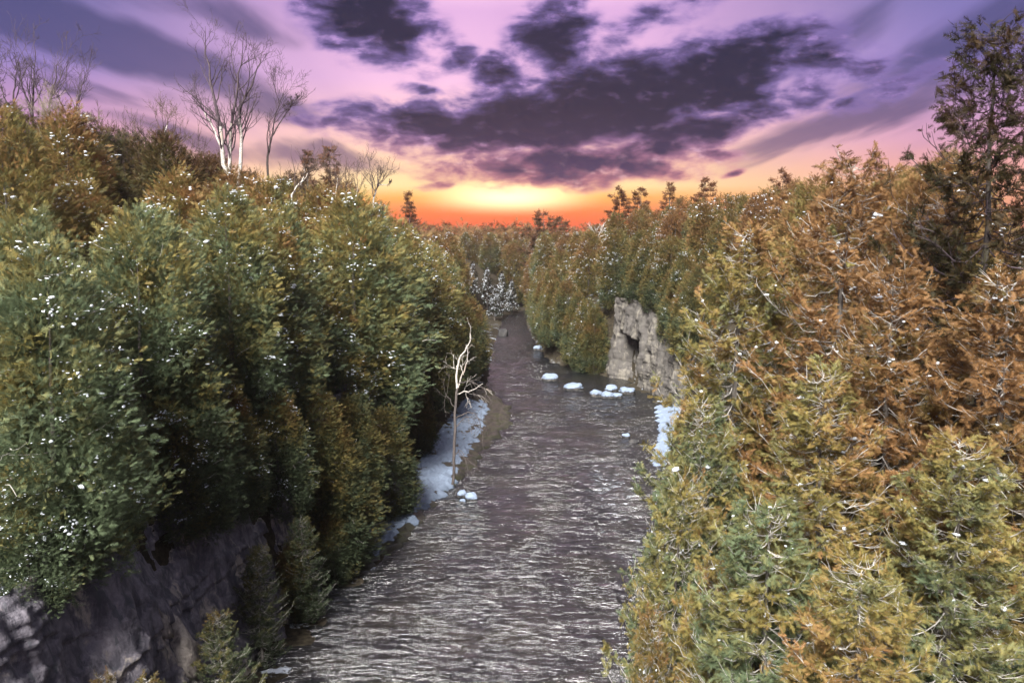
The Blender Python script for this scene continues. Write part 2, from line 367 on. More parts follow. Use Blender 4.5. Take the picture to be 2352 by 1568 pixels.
# ---- river
ys = np.concatenate([np.linspace(-60, 24, 40)[:-1], np.linspace(24, 125, 470)[:-1], np.linspace(125, 320, 200)])
us = np.linspace(-.03, 1.03, 112)
YY, UU = np.meshgrid(ys, us, indexing='ij'); l_, r_ = XL(YY) - 1.2, XR(YY) + 1.2
XX = l_ + (r_ - l_) * UU
pw = np.stack([XX * .34, YY * 1.0, 0 * XX], -1)
ZZ = .10 * fbm(pw * .6, 3) + .06 * fbm(pw * 1.5 + 9, 3)
rap = np.exp(-((XX - 7.5) / 4.0) ** 2 - ((YY - 62) / 9.0) ** 2)          # the riffle
foam = .44 * rap + .30 * np.exp(-((XX - 9.5) / 2.2) ** 2 - ((YY - 78) / 10.0) ** 2) + .26 * np.exp(-((XX - 8) / 3) ** 2 - ((YY - 48) / 8.0) ** 2) + .0
calm = sm(95, 103, YY) * (1 - sm(114, 122, YY)) * sm(5, 8, XX)             # still pool under the cliff
ZZ = ZZ * (1 + 1.6 * rap) * (1 - .9 * calm)
foam = foam * (1 - calm)
wme = mesh_tris('river', np.stack([XX, YY, ZZ], -1).reshape(-1, 3), [], M['water'], quads=grid_faces(len(ys), len(us)), smooth=True, attrs={'foam': foam.ravel()})
tag(ob('river', wme), kind='structure')

# ---- rock walls: displaced sheets set into the banks
def wall_sheet(name, path, h0, h1, lean, n_u, n_v, amp, seed, matl, ledge=.5, top=None, cave=None):
    """path: plan polyline; sheet rises from h0 to h1 leaning back along the inward normal"""
    path = np.asarray(path, float); s = np.concatenate([[0], np.cumsum(np.linalg.norm(np.diff(path, axis=0), axis=1))])
    t = np.linspace(0, s[-1], n_u); px = np.interp(t, s, path[:, 0]); py = np.interp(t, s, path[:, 1])
    tg = unit(np.stack([np.gradient(px), np.gradient(py)], -1)); nr = np.stack([-tg[:, 1], tg[:, 0]], -1)   # to the left of travel = out of the rock
    v = np.linspace(0, 1, n_v); TT, VV = np.meshgrid(t, v, indexing='ij')
    top_ = h1 if top is None else np.interp(t, s, top)[:, None]
    Z = h0 + (top_ - h0) * VV
    q = np.stack([TT, Z, 0 * Z + seed], -1)
    d = amp * (1.1 * fbm(q * np.array((.28, .10, 1)), 3) + .45 * np.abs(pnoise(q * np.array((.9, .25, 1)) + 3)) + .34 * fbm(q * np.array((1.6, .6, 1)) + 7, 5) + .16 * np.abs(fbm(q * np.array((4.2, 1.3, 1)) + 2, 3)))
    d = d + ledge * amp * .5 * np.floor(3 * (pnoise(q * np.array((.12, .7, 1)) + 11) + .5)) / 3
    if cave is not None: d = d - cave(TT, Z)
    out = -lean * VV + d
    X = px[:, None] + nr[:, 0:1] * out; Y = py[:, None] + nr[:, 1:2] * out
    me = mesh_tris(name, np.stack([X, Y, Z], -1).reshape(-1, 3), [], matl, quads=grid_faces(n_u, n_v), smooth=False)
    return tag(ob(name, me), kind='structure')
# left dark face: runs away from the camera, out-of-rock normal towards +X (travel in -Y)
wl = wall_sheet('rock_face', [(-8.2, 60), (-9.2, 52), (-11, 43), (-12.0, 33), (-12.6, 24), (-13, 10), (-13, -5)], -1.0, 9.2, 3.0, 380, 110, .62, 2.0, M['rock'], 1.3)
# right pale cliff: normal towards the river (-X), travel in +Y
def cave(T, Z): return 2.1 * np.exp(-((T - 22.5) / 2.8) ** 4) * (1 - sm(5.6, 6.8, Z + .8 * pnoise(np.stack([T * .4, Z * .1, 0 * T], -1)))) + .9 * np.exp(-((T - 17.5) / .8) ** 2) * (1 - sm(7, 9, Z)) + .7 * np.exp(-((T - 12.5) / .6) ** 2) * (1 - sm(6, 8, Z))
wr = wall_sheet('cliff', [(18.5, 83), (18.6, 91), (17.0, 98), (14.6, 104.5), (13.2, 108.5), (13.6, 113), (16, 117)], -1.0, 10.5, 1.6, 190, 90, .85, 8.0, M['limestone'], .8,
                top=[5.0, 7.5, 9.5, 11.0, 11.0, 10.0, 8.0], cave=cave)
def slab(name, cx, cy_, cz, w, h, seed, parent):
    n = 14; th = np.linspace(0, 2 * math.pi, n, endpoint=False)
    rr = 1 + .28 * np.random.default_rng(seed).normal(size=n)
    prof = np.stack([np.cos(th) * w * rr * (1 - .35 * np.sin(th)), np.sin(th) * h * rr], -1)
    V = [(0.0, 0, 0)]; 
    ring = lambda k, o: [(o, k * a, k * b) for a, b in prof]
    V = ring(1, -.5) + ring(1, .1) + ring(.55, .28) + [(.30, 0, .05)]
    V = np.array(V); V[:, 0] += .06 * np.random.default_rng(seed + 1).normal(size=len(V)) - .42 * V[:, 2]
    T = []; Q = []
    for k in range(n):
        a, b = k, (k + 1) % n
        Q += [(a, b, n + b, n + a), (n + a, n + b, 2 * n + b, 2 * n + a)]; T.append((2 * n + a, 2 * n + b, 3 * n))
    o = ob(name, mesh_tris(name, V, T, M['slab'], quads=Q), parent, (cx, cy_, cz)); return o
slab('rock_slab', -13.05, 30.2, 3.6, .48, 1.05, 5, wl); slab('rock_slab', -14.2, 26.6, 4.4, .5, .9, 9, wl)
slab('rock_slab', -13.6, 29.4, 4.9, .16, .55, 12, wl); slab('rock_slab', -13.0, 27.4, 3.0, .3, .6, 15, wl)

# ---- snow-covered gravel bank on the left shore
def bank(name, xr, xl, y0, y1, zb, matl, seed, nu=150, nv=40, h=.25, kind='structure'):
    y = np.linspace(y0, y1, nu); v = np.linspace(0, 1, nv); Yb, Vb = np.meshgrid(y, v, indexing='ij')
    er = np.interp(y, *xr); elf = np.interp(y, *xl)
    q = np.stack([Yb * .9, 0 * Yb, 0 * Yb + seed], -1)
    edge_ = (.7 * fbm(q * .55, 3) + .35 * fbm(q * 2.3, 2))
    Xb = er[:, None] + edge_ * (1 - Vb) + (elf - er)[:, None] * Vb
    q2 = np.stack([Xb, Yb, 0 * Xb + seed], -1)
    taper = np.sqrt(np.clip(np.minimum(np.minimum(Vb / .12, (1 - Vb) / .05), np.minimum((Yb - y0) / 2, (y1 - Yb) / 2)), 0, 1))
    Zb = zb - .25 + taper * (h + .25) + taper * (.20 * fbm(q2 * .8, 4) + .12 * fbm(q2 * 3.1, 3) + .30 * Vb)
    me = mesh_tris(name, np.stack([Xb, Yb, Zb], -1).reshape(-1, 3), [], matl, quads=grid_faces(nu, nv), smooth=True)
    return tag(ob(name, me), kind=kind)
bank('gravel_bank', ([45, 52, 60, 66, 74, 82, 90, 97, 103], [-8.6, -6.4, -4.7, -3.2, -2.0, .2, -.1, -2.0, -3.2]), ([45, 60, 80, 103], [-10.5, -9, -7, -6]), 45, 103, .05, M['gravel'], 3.0, h=.12)
bank('snow_bank', ([46, 52, 58, 64, 72, 80, 86, 94], [-8.6, -7.0, -5.6, -4.3, -3.1, -2.4, -2.2, -3.3]), ([46, 60, 80, 94], [-10.4, -8.6, -7.0, -5.2]), 47.0, 93, .15, M['shadesnow'], 6.0, h=.19, nu=260, nv=60)
bank('shore_snow', ([66, 74, 82, 90], [11.6, 13.6, 15.2, 16.4]), ([66, 90], [16, 20]), 66, 91, .10, M['shadesnow'], 9.0, h=.12)

# ------------------------------------------------------------------ foliage sprays
def frond(npair, w, seed):
    r = np.random.default_rng(seed); tri = [[(0, -.035, 0), (0, .035, 0), (1, 0, -.16)]]
    for i in range(npair):
        x = .1 + .78 * i / npair
        for s in (-1, 1):
            L = (.50 - .30 * x) * r.uniform(.8, 1.15); a = R(r.uniform(34, 52)); c, sn = math.cos(a), math.sin(a) * s
            x0 = x + r.uniform(-.03, .03); z0 = -.16 * x0 * x0
            tri.append([(x0 - w / 2, 0, z0), (x0 + w / 2, 0, z0), (x0 + L * c, L * sn, z0 - .06 + r.uniform(-.05, .05))])
            # bulge: second triangle widens the branchlet
            if w > .12: tri.append([(x0, 0, z0), (x0 + L * c * .55 + w * .55 * sn * s, L * sn * .55 - w * .4 * s, z0 - .02), (x0 + L * c, L * sn, z0 - .06)])
    return np.array(tri).reshape(-1, 3)
FROND_NEAR = [frond(5, .112, k) for k in range(4)]; FROND_FAR = [frond(4, .119, 10 + k) for k in range(3)]
def sprays(P, A, S, fr, tint, hgt, rng):
    """place frond templates at P along axis A, size S"""
    A = unit(A); rnd = rng.normal(size=A.shape); B = unit(np.cross(A, rnd)); Nn = np.cross(A, B)
    Vs, ti, hh = [], [], []
    which = rng.integers(0, len(fr), len(P))
    for k, f in enumerate(fr):
        i = which == k
        if not i.any(): continue
        v = P[i, None] + S[i, None, None] * (f[None, :, 0:1] * A[i, None] + f[None, :, 1:2] * B[i, None] + f[None, :, 2:3] * Nn[i, None])
        Vs.append(v.reshape(-1, 3)); ti.append(np.repeat(tint[i], len(f))); hh.append(np.repeat(hgt[i], len(f)))
    return np.concatenate(Vs), np.concatenate(ti), np.concatenate(hh)
_ico = None
def ico():
    global _ico
    if _ico is None:
        p = (1 + 5 ** .5) / 2
        V = unit(np.array([(-1, p, 0), (1, p, 0), (-1, -p, 0), (1, -p, 0), (0, -1, p), (0, 1, p), (0, -1, -p), (0, 1, -p), (p, 0, -1), (p, 0, 1), (-p, 0, -1), (-p, 0, 1)], float))
        T = np.array([(0, 11, 5), (0, 5, 1), (0, 1, 7), (0, 7, 10), (0, 10, 11), (1, 5, 9), (5, 11, 4), (11, 10, 2), (10, 7, 6), (7, 1, 8), (3, 9, 4), (3, 4, 2), (3, 2, 6), (3, 6, 8), (3, 8, 9), (4, 9, 5), (2, 4, 11), (6, 2, 10), (8, 6, 7), (9, 8, 1)])
        _ico = V, T
    return _ico
def snow_mesh(P, S, rng, name):
    V, T = ico(); n = len(P)
    jit = 1 + .34 * rng.normal(size=(n, 12, 1)); sc_ = S[:, None, None] * np.array((1.1, .8, .65)) * (1 + .4 * rng.normal(size=(n, 1, 3)))
    th = rng.uniform(0, 6.28, n); c, s = np.cos(th)[:, None], np.sin(th)[:, None]
    v = V[None] * jit * sc_; x, y = v[..., 0] * c - v[..., 1] * s, v[..., 0] * s + v[..., 1] * c
    v = np.stack([x, y, v[..., 2]], -1) + P[:, None]
    t = (T[None] + 12 * np.arange(n)[:, None, None]).reshape(-1, 3)
    return mesh_tris(name, v.reshape(-1, 3), t, M['snow'], smooth=True)
def crown_mesh(name, V, ti, hh, tubes, leafmat, twigmat):
    tv, tq = tubes.arrays(); nl = len(V) // 3
    allV = np.concatenate([V, tv]); T = np.arange(len(V)).reshape(-1, 3)
    z = np.zeros(len(tv))
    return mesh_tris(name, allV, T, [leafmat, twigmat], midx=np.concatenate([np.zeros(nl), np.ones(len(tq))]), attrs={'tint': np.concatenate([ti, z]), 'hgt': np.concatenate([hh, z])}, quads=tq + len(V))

def trunk_mesh(name, H, r0, rng, matl, wob=.12, sides=8, lean=(0, 0)):
    n = 14; t = np.linspace(0, 1, n); p = np.stack([wob * np.cumsum(rng.normal(size=n)) * .35 + lean[0] * t, wob * np.cumsum(rng.normal(size=n)) * .35 + lean[1] * t, H * t - .3], -1)
    p[0, :2] = 0
    T = Tubes(); rad = r0 * (1 - t) ** .8 + .012; rad[0] *= 1.35
    T.add(p, rad, sides); return T.mesh(name, matl), p

# ---- dense cedar, seen from some distance: a rounded billowing column of small upswept fans.  unit: H=14 m, R about 2.6 m
def dense_cedar(seed, H=14.0, Rm=2.5, ntuft=1700, snow_n=640, spray=.34):
    rng = np.random.default_rng(seed); tm, tp = trunk_mesh('trunk', H * .90, .15, rng, M['snag'], .06)
    pe = (1.5, 2.4, 1.8, 2.9)[seed % 4]; n = ntuft; t = rng.uniform(0, 1, int(n * 2.2)); prof = (1 - t ** pe) ** .66 * np.minimum(1, .66 + 1.5 * t) + .03
    t = t[rng.uniform(0, 1.02, len(t)) < prof][:n]; n = len(t)
    prof = (1 - t ** pe) ** .66 * np.minimum(1, .66 + 1.5 * t) + .03
    th = rng.uniform(0, 2 * math.pi, n); c, s_ = np.cos(th), np.sin(th)
    lobes = pnoise(np.stack([c * 1.5 + seed * 5, s_ * 1.5, t * H * .16], -1)); bil = pnoise(np.stack([c * 3.2 + seed * 9, s_ * 3.2, t * H * .42], -1))
    depth = np.where(rng.random(n) < .72, rng.uniform(.9, 1.06, n), rng.uniform(.55, .9, n)); depth = np.where(rng.random(n) < .13, rng.uniform(1.06, 1.26, n), depth)
    rr = Rm * prof * depth * (1 + .28 * lobes + .30 * bil)
    C = np.stack([rr * c, rr * s_, .25 + t * (H - .3) + .5 * bil], -1); O = np.stack([c, s_, 0 * c], -1)
    O = unit(O + np.stack([0 * c, 0 * c, np.maximum(t - .6, 0) * 2.2], -1))
    k = 12; sz = rng.uniform(.75, 1.3, n)
    off = rng.normal(size=(n, k, 3)) * np.array((.17, .17, .20)) * sz[:, None, None] + O[:, None] * rng.uniform(-.12, .2, (n, k, 1))
    Pp = (C[:, None] + off).reshape(-1, 3)
    A = (O[:, None] * .55 + np.array((0, 0, .5)) + unit(off) * .6 + rng.normal(size=(n, k, 3)) * .35).reshape(-1, 3)
    S = (sz[:, None] * rng.uniform(.7, 1.25, (n, k)) * spray).ravel()
    tt = np.clip(np.repeat(rng.uniform(.15, .85, n), k) + rng.normal(size=n * k) * .12, 0, 1)
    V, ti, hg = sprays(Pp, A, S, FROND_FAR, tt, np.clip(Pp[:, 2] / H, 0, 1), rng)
    tb = Tubes()
    for _ in range(60):                        # bare curved boughs showing between the billows
        i = rng.integers(n); cc = C[i]; o = O[i]; sd = np.cross(o, (0, 0, 1.)) * rng.uniform(-1, 1)
        L = rng.uniform(.6, 1.6); u = np.linspace(0, 1, 5)[:, None]
        pts = cc - o * .35 + u * L * (o * .45 + sd) + u ** 2 * np.array((0, 0, rng.uniform(-.4, .7))) + rng.normal(size=(5, 3)) * .03
        tb.add(pts, np.linspace(.020, .008, 5), 3)
    lm = crown_mesh('crown', V, ti, hg, tb, M['leaf'], M['twig'])
    gate = (pnoise(C * .42 + seed) > -.02) & (C[:, 2] > .15 * H) & (depth > .9); cand = np.where(gate)[0]
    i = rng.choice(cand, snow_n // 4).repeat(4); ps = C[i] + O[i] * rng.uniform(.1, .35, (snow_n // 4, 1)).repeat(4, 0) + rng.normal(size=(snow_n, 3)) * np.array((.16, .16, .13)) + np.array((0, 0, .18))
    return dict(trunk=tm, crown=lm, snow=snow_mesh(ps, np.abs(rng.normal(.014, .026, snow_n)) + .022, rng, 'snow'), H=H, R=Rm)

# ---- open cedar seen close: bent grey boughs, twigs, hanging fans.  unit H=12, R=2.9
def open_cedar(seed, H=12.0, Rm=2.9, nb=112, dens=1.0, sparse=False):
    rng = np.random.default_rng(seed); tm, tp = trunk_mesh('trunk', H * .97, .15, rng, M['bark'], .10)
    tb = Tubes(); P, A, TT = [], [], []; bough_pts = []
    for b in range(nb):
        t = (b + rng.uniform(0, 1)) / nb * .93 + .05; z = H * t; az_ = b * 2.39996 + rng.uniform(-.4, .4)
        prof = min(1, .6 + 2.0 * t) * (1 - t ** 1.5) ** .72 + .04
        L = Rm * prof * rng.uniform(.65, 1.2); d = np.array((math.cos(az_), math.sin(az_), 0)); side = np.array((-d[1], d[0], 0))
        u = np.linspace(0, 1, 8); bend = rng.uniform(-.25, .25)
        tx = np.interp(z, tp[:, 2], tp[:, 0]); ty = np.interp(z, tp[:, 2], tp[:, 1])
        pts = np.array((tx, ty, z)) + L * (u[:, None] * d + (u ** 2)[:, None] * side * bend) + np.outer(L * (-.22 * np.sin(u * math.pi * .9) + .34 * u ** 2.4 + .12 * u * (t - .3)), (0, 0, 1)) + rng.normal(size=(8, 3)) * .025 * L
        tb.add(pts, np.linspace(.022, .007, 8) * (.6 + .5 * L / Rm), 4)
        bare = rng.random() < .19; tuft = rng.uniform(.2, .8)
        for s in np.sort(rng.uniform(.08, 1.0, int(4 + L * 5.2 * dens))):
            i = min(int(s * 7), 6); f = s * 7 - i; p0 = pts[i] * (1 - f) + pts[i + 1] * f; dd = unit(pts[i + 1] - pts[i])
            ang = rng.choice((-1, 1)) * R(rng.uniform(25, 65)); sd = unit(dd * math.cos(ang) + side * math.sin(ang) + np.array((0, 0, rng.uniform(-.15, .45))))
            l = rng.uniform(.3, .85) * (1.15 - .5 * s); v = np.linspace(0, 1, 4)[:, None]
            q = p0 + v * l * sd + v ** 2 * np.array((0, 0, rng.uniform(-.10, .22))) + rng.normal(size=(4, 3)) * .02 * v
            tb.add(q, np.linspace(.010, .0045, 4), 3)
            ns_ = int((2 if bare else 16) * (1 if not sparse else .95)); w = rng.uniform(.25 if not bare else .7, 1.05, ns_)
            P.append(p0 + w[:, None] * (q[-1] - p0) + rng.normal(size=(ns_, 3)) * .045)
            A.append(sd * .75 + rng.normal(size=(ns_, 3)) * .5 + np.array((0, 0, -.12))); TT.append(np.full(ns_, tuft) + rng.normal(size=ns_) * .14)
            if rng.random() < .12: bough_pts.append(q[2])
    P = np.concatenate(P); A = np.concatenate(A); TT = np.clip(np.concatenate(TT), 0, 1)
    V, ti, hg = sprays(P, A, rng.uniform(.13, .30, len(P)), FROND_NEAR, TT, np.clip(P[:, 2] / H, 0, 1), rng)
    lm = crown_mesh('crown', V, ti, hg, tb, M['leaf'], M['darktwig' if sparse else 'twig'])
    if sparse: tm.materials[0] = M['snag']
    bp = np.array(bough_pts); n = 70 if not sparse else 6; i = rng.choice(len(bp), n)
    sn = snow_mesh(bp[i] + np.array((0, 0, .05)) + rng.normal(size=(n, 3)) * .05, rng.uniform(.025, .06, n), rng, 'snow')
    return dict(trunk=tm, crown=lm, snow=sn, H=H, R=Rm, boughs=bp)

# ---- pine / spruce for the skyline
def conifer(seed, H=14.0, Rm=2.6, tiers=16, flat=False):
    rng = np.random.default_rng(seed); tm, tp = trunk_mesh('trunk', H, .2, rng, M['bark'], .10)
    tb = Tubes(); P, A = [], []
    for k in range(tiers):
        t = .16 + .82 * (k / (tiers - 1)) ** .95; z = H * t
        for j in range(rng.integers(4, 7)):
            a = rng.uniform(0, 6.28); L = Rm * ((1 - t) ** .8 + .07) * rng.uniform(.55, 1.25) if not flat else Rm * (math.sin(math.pi * min(1, .15 + t * .85)) ** .6) * rng.uniform(.3, 1.2)
            d = np.array((math.cos(a), math.sin(a), 0)); u = np.linspace(0, 1, 5)
            pts = np.array((0, 0, z)) + L * (u[:, None] * d) + np.outer(L * (-.25 * u + .3 * u ** 2) if not flat else L * (.18 * u), (0, 0, 1))
            tb.add(pts, np.linspace(.03, .01, 5), 3)
            n = int(10 + L * 16); w = rng.uniform(.25 if not flat else .5, 1.03, n)
            P.append(np.array((0, 0, z)) + np.outer(w * L, d) + np.outer(L * (-.25 * w + .3 * w ** 2) if not flat else L * .18 * w, (0, 0, 1)) + rng.normal(size=(n, 3)) * .12)
            A.append(d + rng.normal(size=(n, 3)) * .7 + np.array((0, 0, .25 if flat else -.05)))
    P = np.concatenate(P); A = np.concatenate(A)
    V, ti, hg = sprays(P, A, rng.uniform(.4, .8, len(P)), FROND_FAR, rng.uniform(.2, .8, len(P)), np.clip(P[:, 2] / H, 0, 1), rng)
    lm = crown_mesh('crown', V, ti, hg, tb, M['needle'], M['darktwig'])
    n = 60; i = rng.choice(len(P), n)
    return dict(trunk=tm, crown=lm, snow=snow_mesh(P[i] + np.array((0, 0, .12)), rng.uniform(.06, .16, n), rng, 'snow'), H=H, R=Rm)

DENSE = [dense_cedar(s) for s in (1, 2, 3, 4)]
OPEN = [open_cedar(s) for s in (21, 22, 23)]
SPARSE = open_cedar(31, nb=110, dens=.8, sparse=True)
SPRUCE = [conifer(41), conifer(42, 13, 2.9, 14)]; PINE = [conifer(43, 14, 3.4, 15, True), conifer(44, 13, 3.0, 13, True)]

_rf = np.random.default_rng(5); _t = _rf.uniform(.15, .98, 900); _a = _rf.uniform(0, 6.28, 900); _r = 2.6 * ((1 - _t) ** .8 + .07) * _rf.uniform(.4, 1.1, 900)
FROST = snow_mesh(np.stack([_r * np.cos(_a), _r * np.sin(_a), 14 * _t - .1 * _r + .15], -1), np.where(_rf.random(900) < .55, .02, _rf.uniform(.06, .15, 900)), _rf, 'snow')
TREES = []
def plant(proto, x, y, H, label, group, bronze=.3, lum=.8, wide=1.0, snow=True, name='cedar_tree', z=None, cat='cedar', sink=.15):
    z0 = gz(x, y) if z is None else z
    t = thing(name, (x, y, z0 - sink), label, cat, group, rz=RNG.uniform(0, 6.28))
    s = H / proto['H']; w = (s * wide if s > .8 else (s ** .75) * wide) * ((1.22 if y > 45 else 1.12) if proto in DENSE else 1.0)
    t.scale = (w, w, s); t.rotation_euler.x = RNG.normal() * .02; t.rotation_euler.y = RNG.normal() * .02
    ob('trunk', proto['trunk'], t); c = ob('crown', proto['crown'], t); c.color = (bronze, lum, 0, 1)
    if snow: tag(ob('snow', proto['snow'], c), kind='stuff')
    TREES.append((x, y, H)); return t
def at_px(px, py_top, depth):
    d = ray(px, py_top); return d[0] * depth, d[1] * depth, CAM_Z + d[2] * depth

# ---- left gorge wall, front row
ROCKL = 'cedars rooted above the dark rock face'
front = [
    # px, top py, depth, width, bronze, lum, label
    (70, 545, 26, 1.0, 0.09, 0.92, 'broad deep-green cedar overhanging the near end of the dark rock face'),
    (-90, 440, 28, 1.0, 0.19, 0.84, 'olive cedar behind the near end of the dark rock face'),
    (300, 470, 34, 1.0, 0.10, 0.95, 'snow-flecked green cedar with bare curved boughs above the dark rock face'),
    (180, 405, 40, 1.0, 0.38, 0.90, 'bronze-topped cedar rising behind the green cedar over the rock face'),
    (515, 430, 42, 1.08, 0.17, 0.92, 'tall plumed green cedar above the pale slab on the rock face'),
    (410, 385, 49, 1.0, 0.41, 0.90, 'bronzed cedar in front of the thin leaning birch'),
    (650, 470, 52, .9, 0.19, 0.90, 'slim dark-green cedar at the far end of the dark rock face'),
    (600, 405, 60, 1.0, 0.38, 0.90, 'bronze cedar at the foot of the tall birch clump'),
    (810, 440, 60, 1.1, 0.21, 0.99, 'heavily snow-flecked olive cedar above the snowy bank'),
    (720, 425, 69, 1.0, 0.39, 0.92, 'russet cedar beside the bent white birch'),
    (905, 500, 76, 1.0, 0.24, 0.95, 'snow-flecked olive cedar standing behind the leafless snag'),
    (985, 560, 88, 1.05, 0.26, 0.95, 'olive cedar with snowy outer edge beyond the leafless snag'),
    (930, 525, 101, 1.0, 0.41, 0.87, 'bronze cedar on the slope behind the leafless snag'),
    (1035, 625, 106, .95, 0.31, 0.78, 'dark cedar where the snowy bank narrows to nothing'),
]
for i, (px, py, dp, wd, br, lu, lb) in enumerate(front):
    x, y, zt = at_px(px, py, dp); z0 = gz(x, y)
    plant(DENSE[i % 4], x, y, zt - z0, lb, 'cedars along the gorge wall over the rock face and snowy bank', br, lu, wd)
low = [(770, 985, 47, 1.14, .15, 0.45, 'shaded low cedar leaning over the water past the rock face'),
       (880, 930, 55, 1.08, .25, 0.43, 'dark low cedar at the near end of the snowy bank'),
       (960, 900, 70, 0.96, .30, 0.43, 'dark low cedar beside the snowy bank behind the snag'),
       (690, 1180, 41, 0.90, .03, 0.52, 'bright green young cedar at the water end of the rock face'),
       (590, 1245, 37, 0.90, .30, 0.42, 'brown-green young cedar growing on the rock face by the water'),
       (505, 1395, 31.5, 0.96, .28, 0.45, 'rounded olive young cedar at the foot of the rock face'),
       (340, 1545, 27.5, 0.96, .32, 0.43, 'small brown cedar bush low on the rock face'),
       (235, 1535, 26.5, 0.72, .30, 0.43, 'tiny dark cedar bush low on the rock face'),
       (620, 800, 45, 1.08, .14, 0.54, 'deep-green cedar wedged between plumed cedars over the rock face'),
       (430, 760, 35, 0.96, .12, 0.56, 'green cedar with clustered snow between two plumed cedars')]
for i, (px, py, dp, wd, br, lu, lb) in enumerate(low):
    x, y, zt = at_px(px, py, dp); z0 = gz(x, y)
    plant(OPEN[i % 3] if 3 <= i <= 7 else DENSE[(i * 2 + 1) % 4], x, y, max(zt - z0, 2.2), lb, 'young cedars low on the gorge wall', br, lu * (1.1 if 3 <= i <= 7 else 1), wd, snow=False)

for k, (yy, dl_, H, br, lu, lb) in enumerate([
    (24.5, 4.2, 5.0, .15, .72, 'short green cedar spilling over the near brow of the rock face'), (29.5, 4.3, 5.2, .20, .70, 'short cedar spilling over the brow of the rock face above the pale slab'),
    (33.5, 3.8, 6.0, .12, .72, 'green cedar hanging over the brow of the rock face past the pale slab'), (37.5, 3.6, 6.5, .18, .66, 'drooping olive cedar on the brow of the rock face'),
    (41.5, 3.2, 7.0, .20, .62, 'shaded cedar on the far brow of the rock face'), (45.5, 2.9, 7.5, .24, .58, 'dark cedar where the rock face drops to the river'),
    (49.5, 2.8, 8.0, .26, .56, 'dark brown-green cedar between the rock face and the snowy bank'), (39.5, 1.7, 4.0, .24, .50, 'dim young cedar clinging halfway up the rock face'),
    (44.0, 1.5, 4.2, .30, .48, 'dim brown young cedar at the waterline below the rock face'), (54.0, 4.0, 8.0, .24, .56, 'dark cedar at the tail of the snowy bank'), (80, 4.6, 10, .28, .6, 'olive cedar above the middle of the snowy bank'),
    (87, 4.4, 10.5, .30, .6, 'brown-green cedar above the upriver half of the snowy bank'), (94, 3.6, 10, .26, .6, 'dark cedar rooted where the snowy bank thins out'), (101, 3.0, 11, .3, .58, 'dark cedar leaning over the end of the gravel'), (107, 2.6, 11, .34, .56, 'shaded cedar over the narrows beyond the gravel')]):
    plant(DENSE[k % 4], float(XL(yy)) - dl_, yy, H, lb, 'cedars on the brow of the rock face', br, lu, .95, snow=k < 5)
for k, (yy, dr_, H) in enumerate([(88, 3.7, 9), (91, 3.5, 9.5), (94, 3.7, 10), (97, 3.5, 9), (100, 4.2, 9.5), (103, 4.4, 9), (106, 4.6, 9.5), (109, 4.6, 10), (112, 3.2, 11), (111.8, .2, 9.7), (113.6, .1, 10.5), (116, .6, 10.5), (119, 1.3, 10), (123, 1.2, 10), (126.5, 1.0, 10.5), (130, 1.2, 11), (134, 1.2, 10.5), (138, 1.0, 11), (142, 1.2, 11), (147, 1.2, 11), (94, 8.5, 11), (102, 8.8, 12), (110, 8.6, 11.5), (118, 7.5, 12)]):
    sn = k % 2 == 0; ht = 'short ' if H < 9.6 else 'taller '
    lb = (ht + 'dark olive cedar%s on the brow of the pale cliff' if yy < 112 else ht + 'dark olive cedar%s at the water upriver of the snow-capped boulders') % (' dusted with snow' if sn else ' without snow')
    plant(DENSE[(k * 3 + 2) % 4], float(XR(yy)) + dr_, yy, H, lb, 'dark cedars on the brow of the pale cliff' if yy < 112 else 'dark cedars at the water upriver of the boulders', .34, .56, .85, snow=sn)

for k, (yy, dl_, H, br, lu, lb) in enumerate([(28.5, 6.2, 11.5, .10, .9, 'sage-green cedar standing second from the near end over the rock face'), (37.0, 6.4, 12.0, .16, .9, 'sage-green cedar in the row over the pale slab'),
    (46.0, 6.2, 12.5, .20, .88, 'dense sage cedar over the far half of the rock face'), (55.0, 6.4, 12.5, .22, .86, 'dense olive-green cedar between the rock face and the leafless snag'), (66.0, 6.6, 13.0, .24, .86, 'frosted olive-green cedar level with the leafless snag'),
    (70.5, 7.4, 13.5, .26, .84, 'frosted olive cedar just upriver of the leafless snag'), (82.0, 6.6, 13.0, .30, .82, 'rounded olive cedar over the middle of the snowy bank'), (95.0, 6.4, 13.0, .34, .80, 'rounded brown-olive cedar over the thin end of the snowy bank')]):
    plant(DENSE[(k + 2) % 4], float(XL(yy)) - dl_, yy, H, lb, 'cedars along the gorge wall over the rock face and snowy bank', br, lu, 1.0)

for k, (x, y, H) in enumerate([(18.2, 102.0, 6.5), (17.0, 106.0, 6.5), (16.4, 110.2, 6.5), (19.6, 97.5, 6.5)]):
    plant(DENSE[k % 4], x, y, H, 'small dark cedar overhanging the top edge of the pale cliff', 'small cedars overhanging the pale cliff', .3, .5, 1.0, z=(9.8, 10.4, 10.2, 8.8)[k], snow=False)

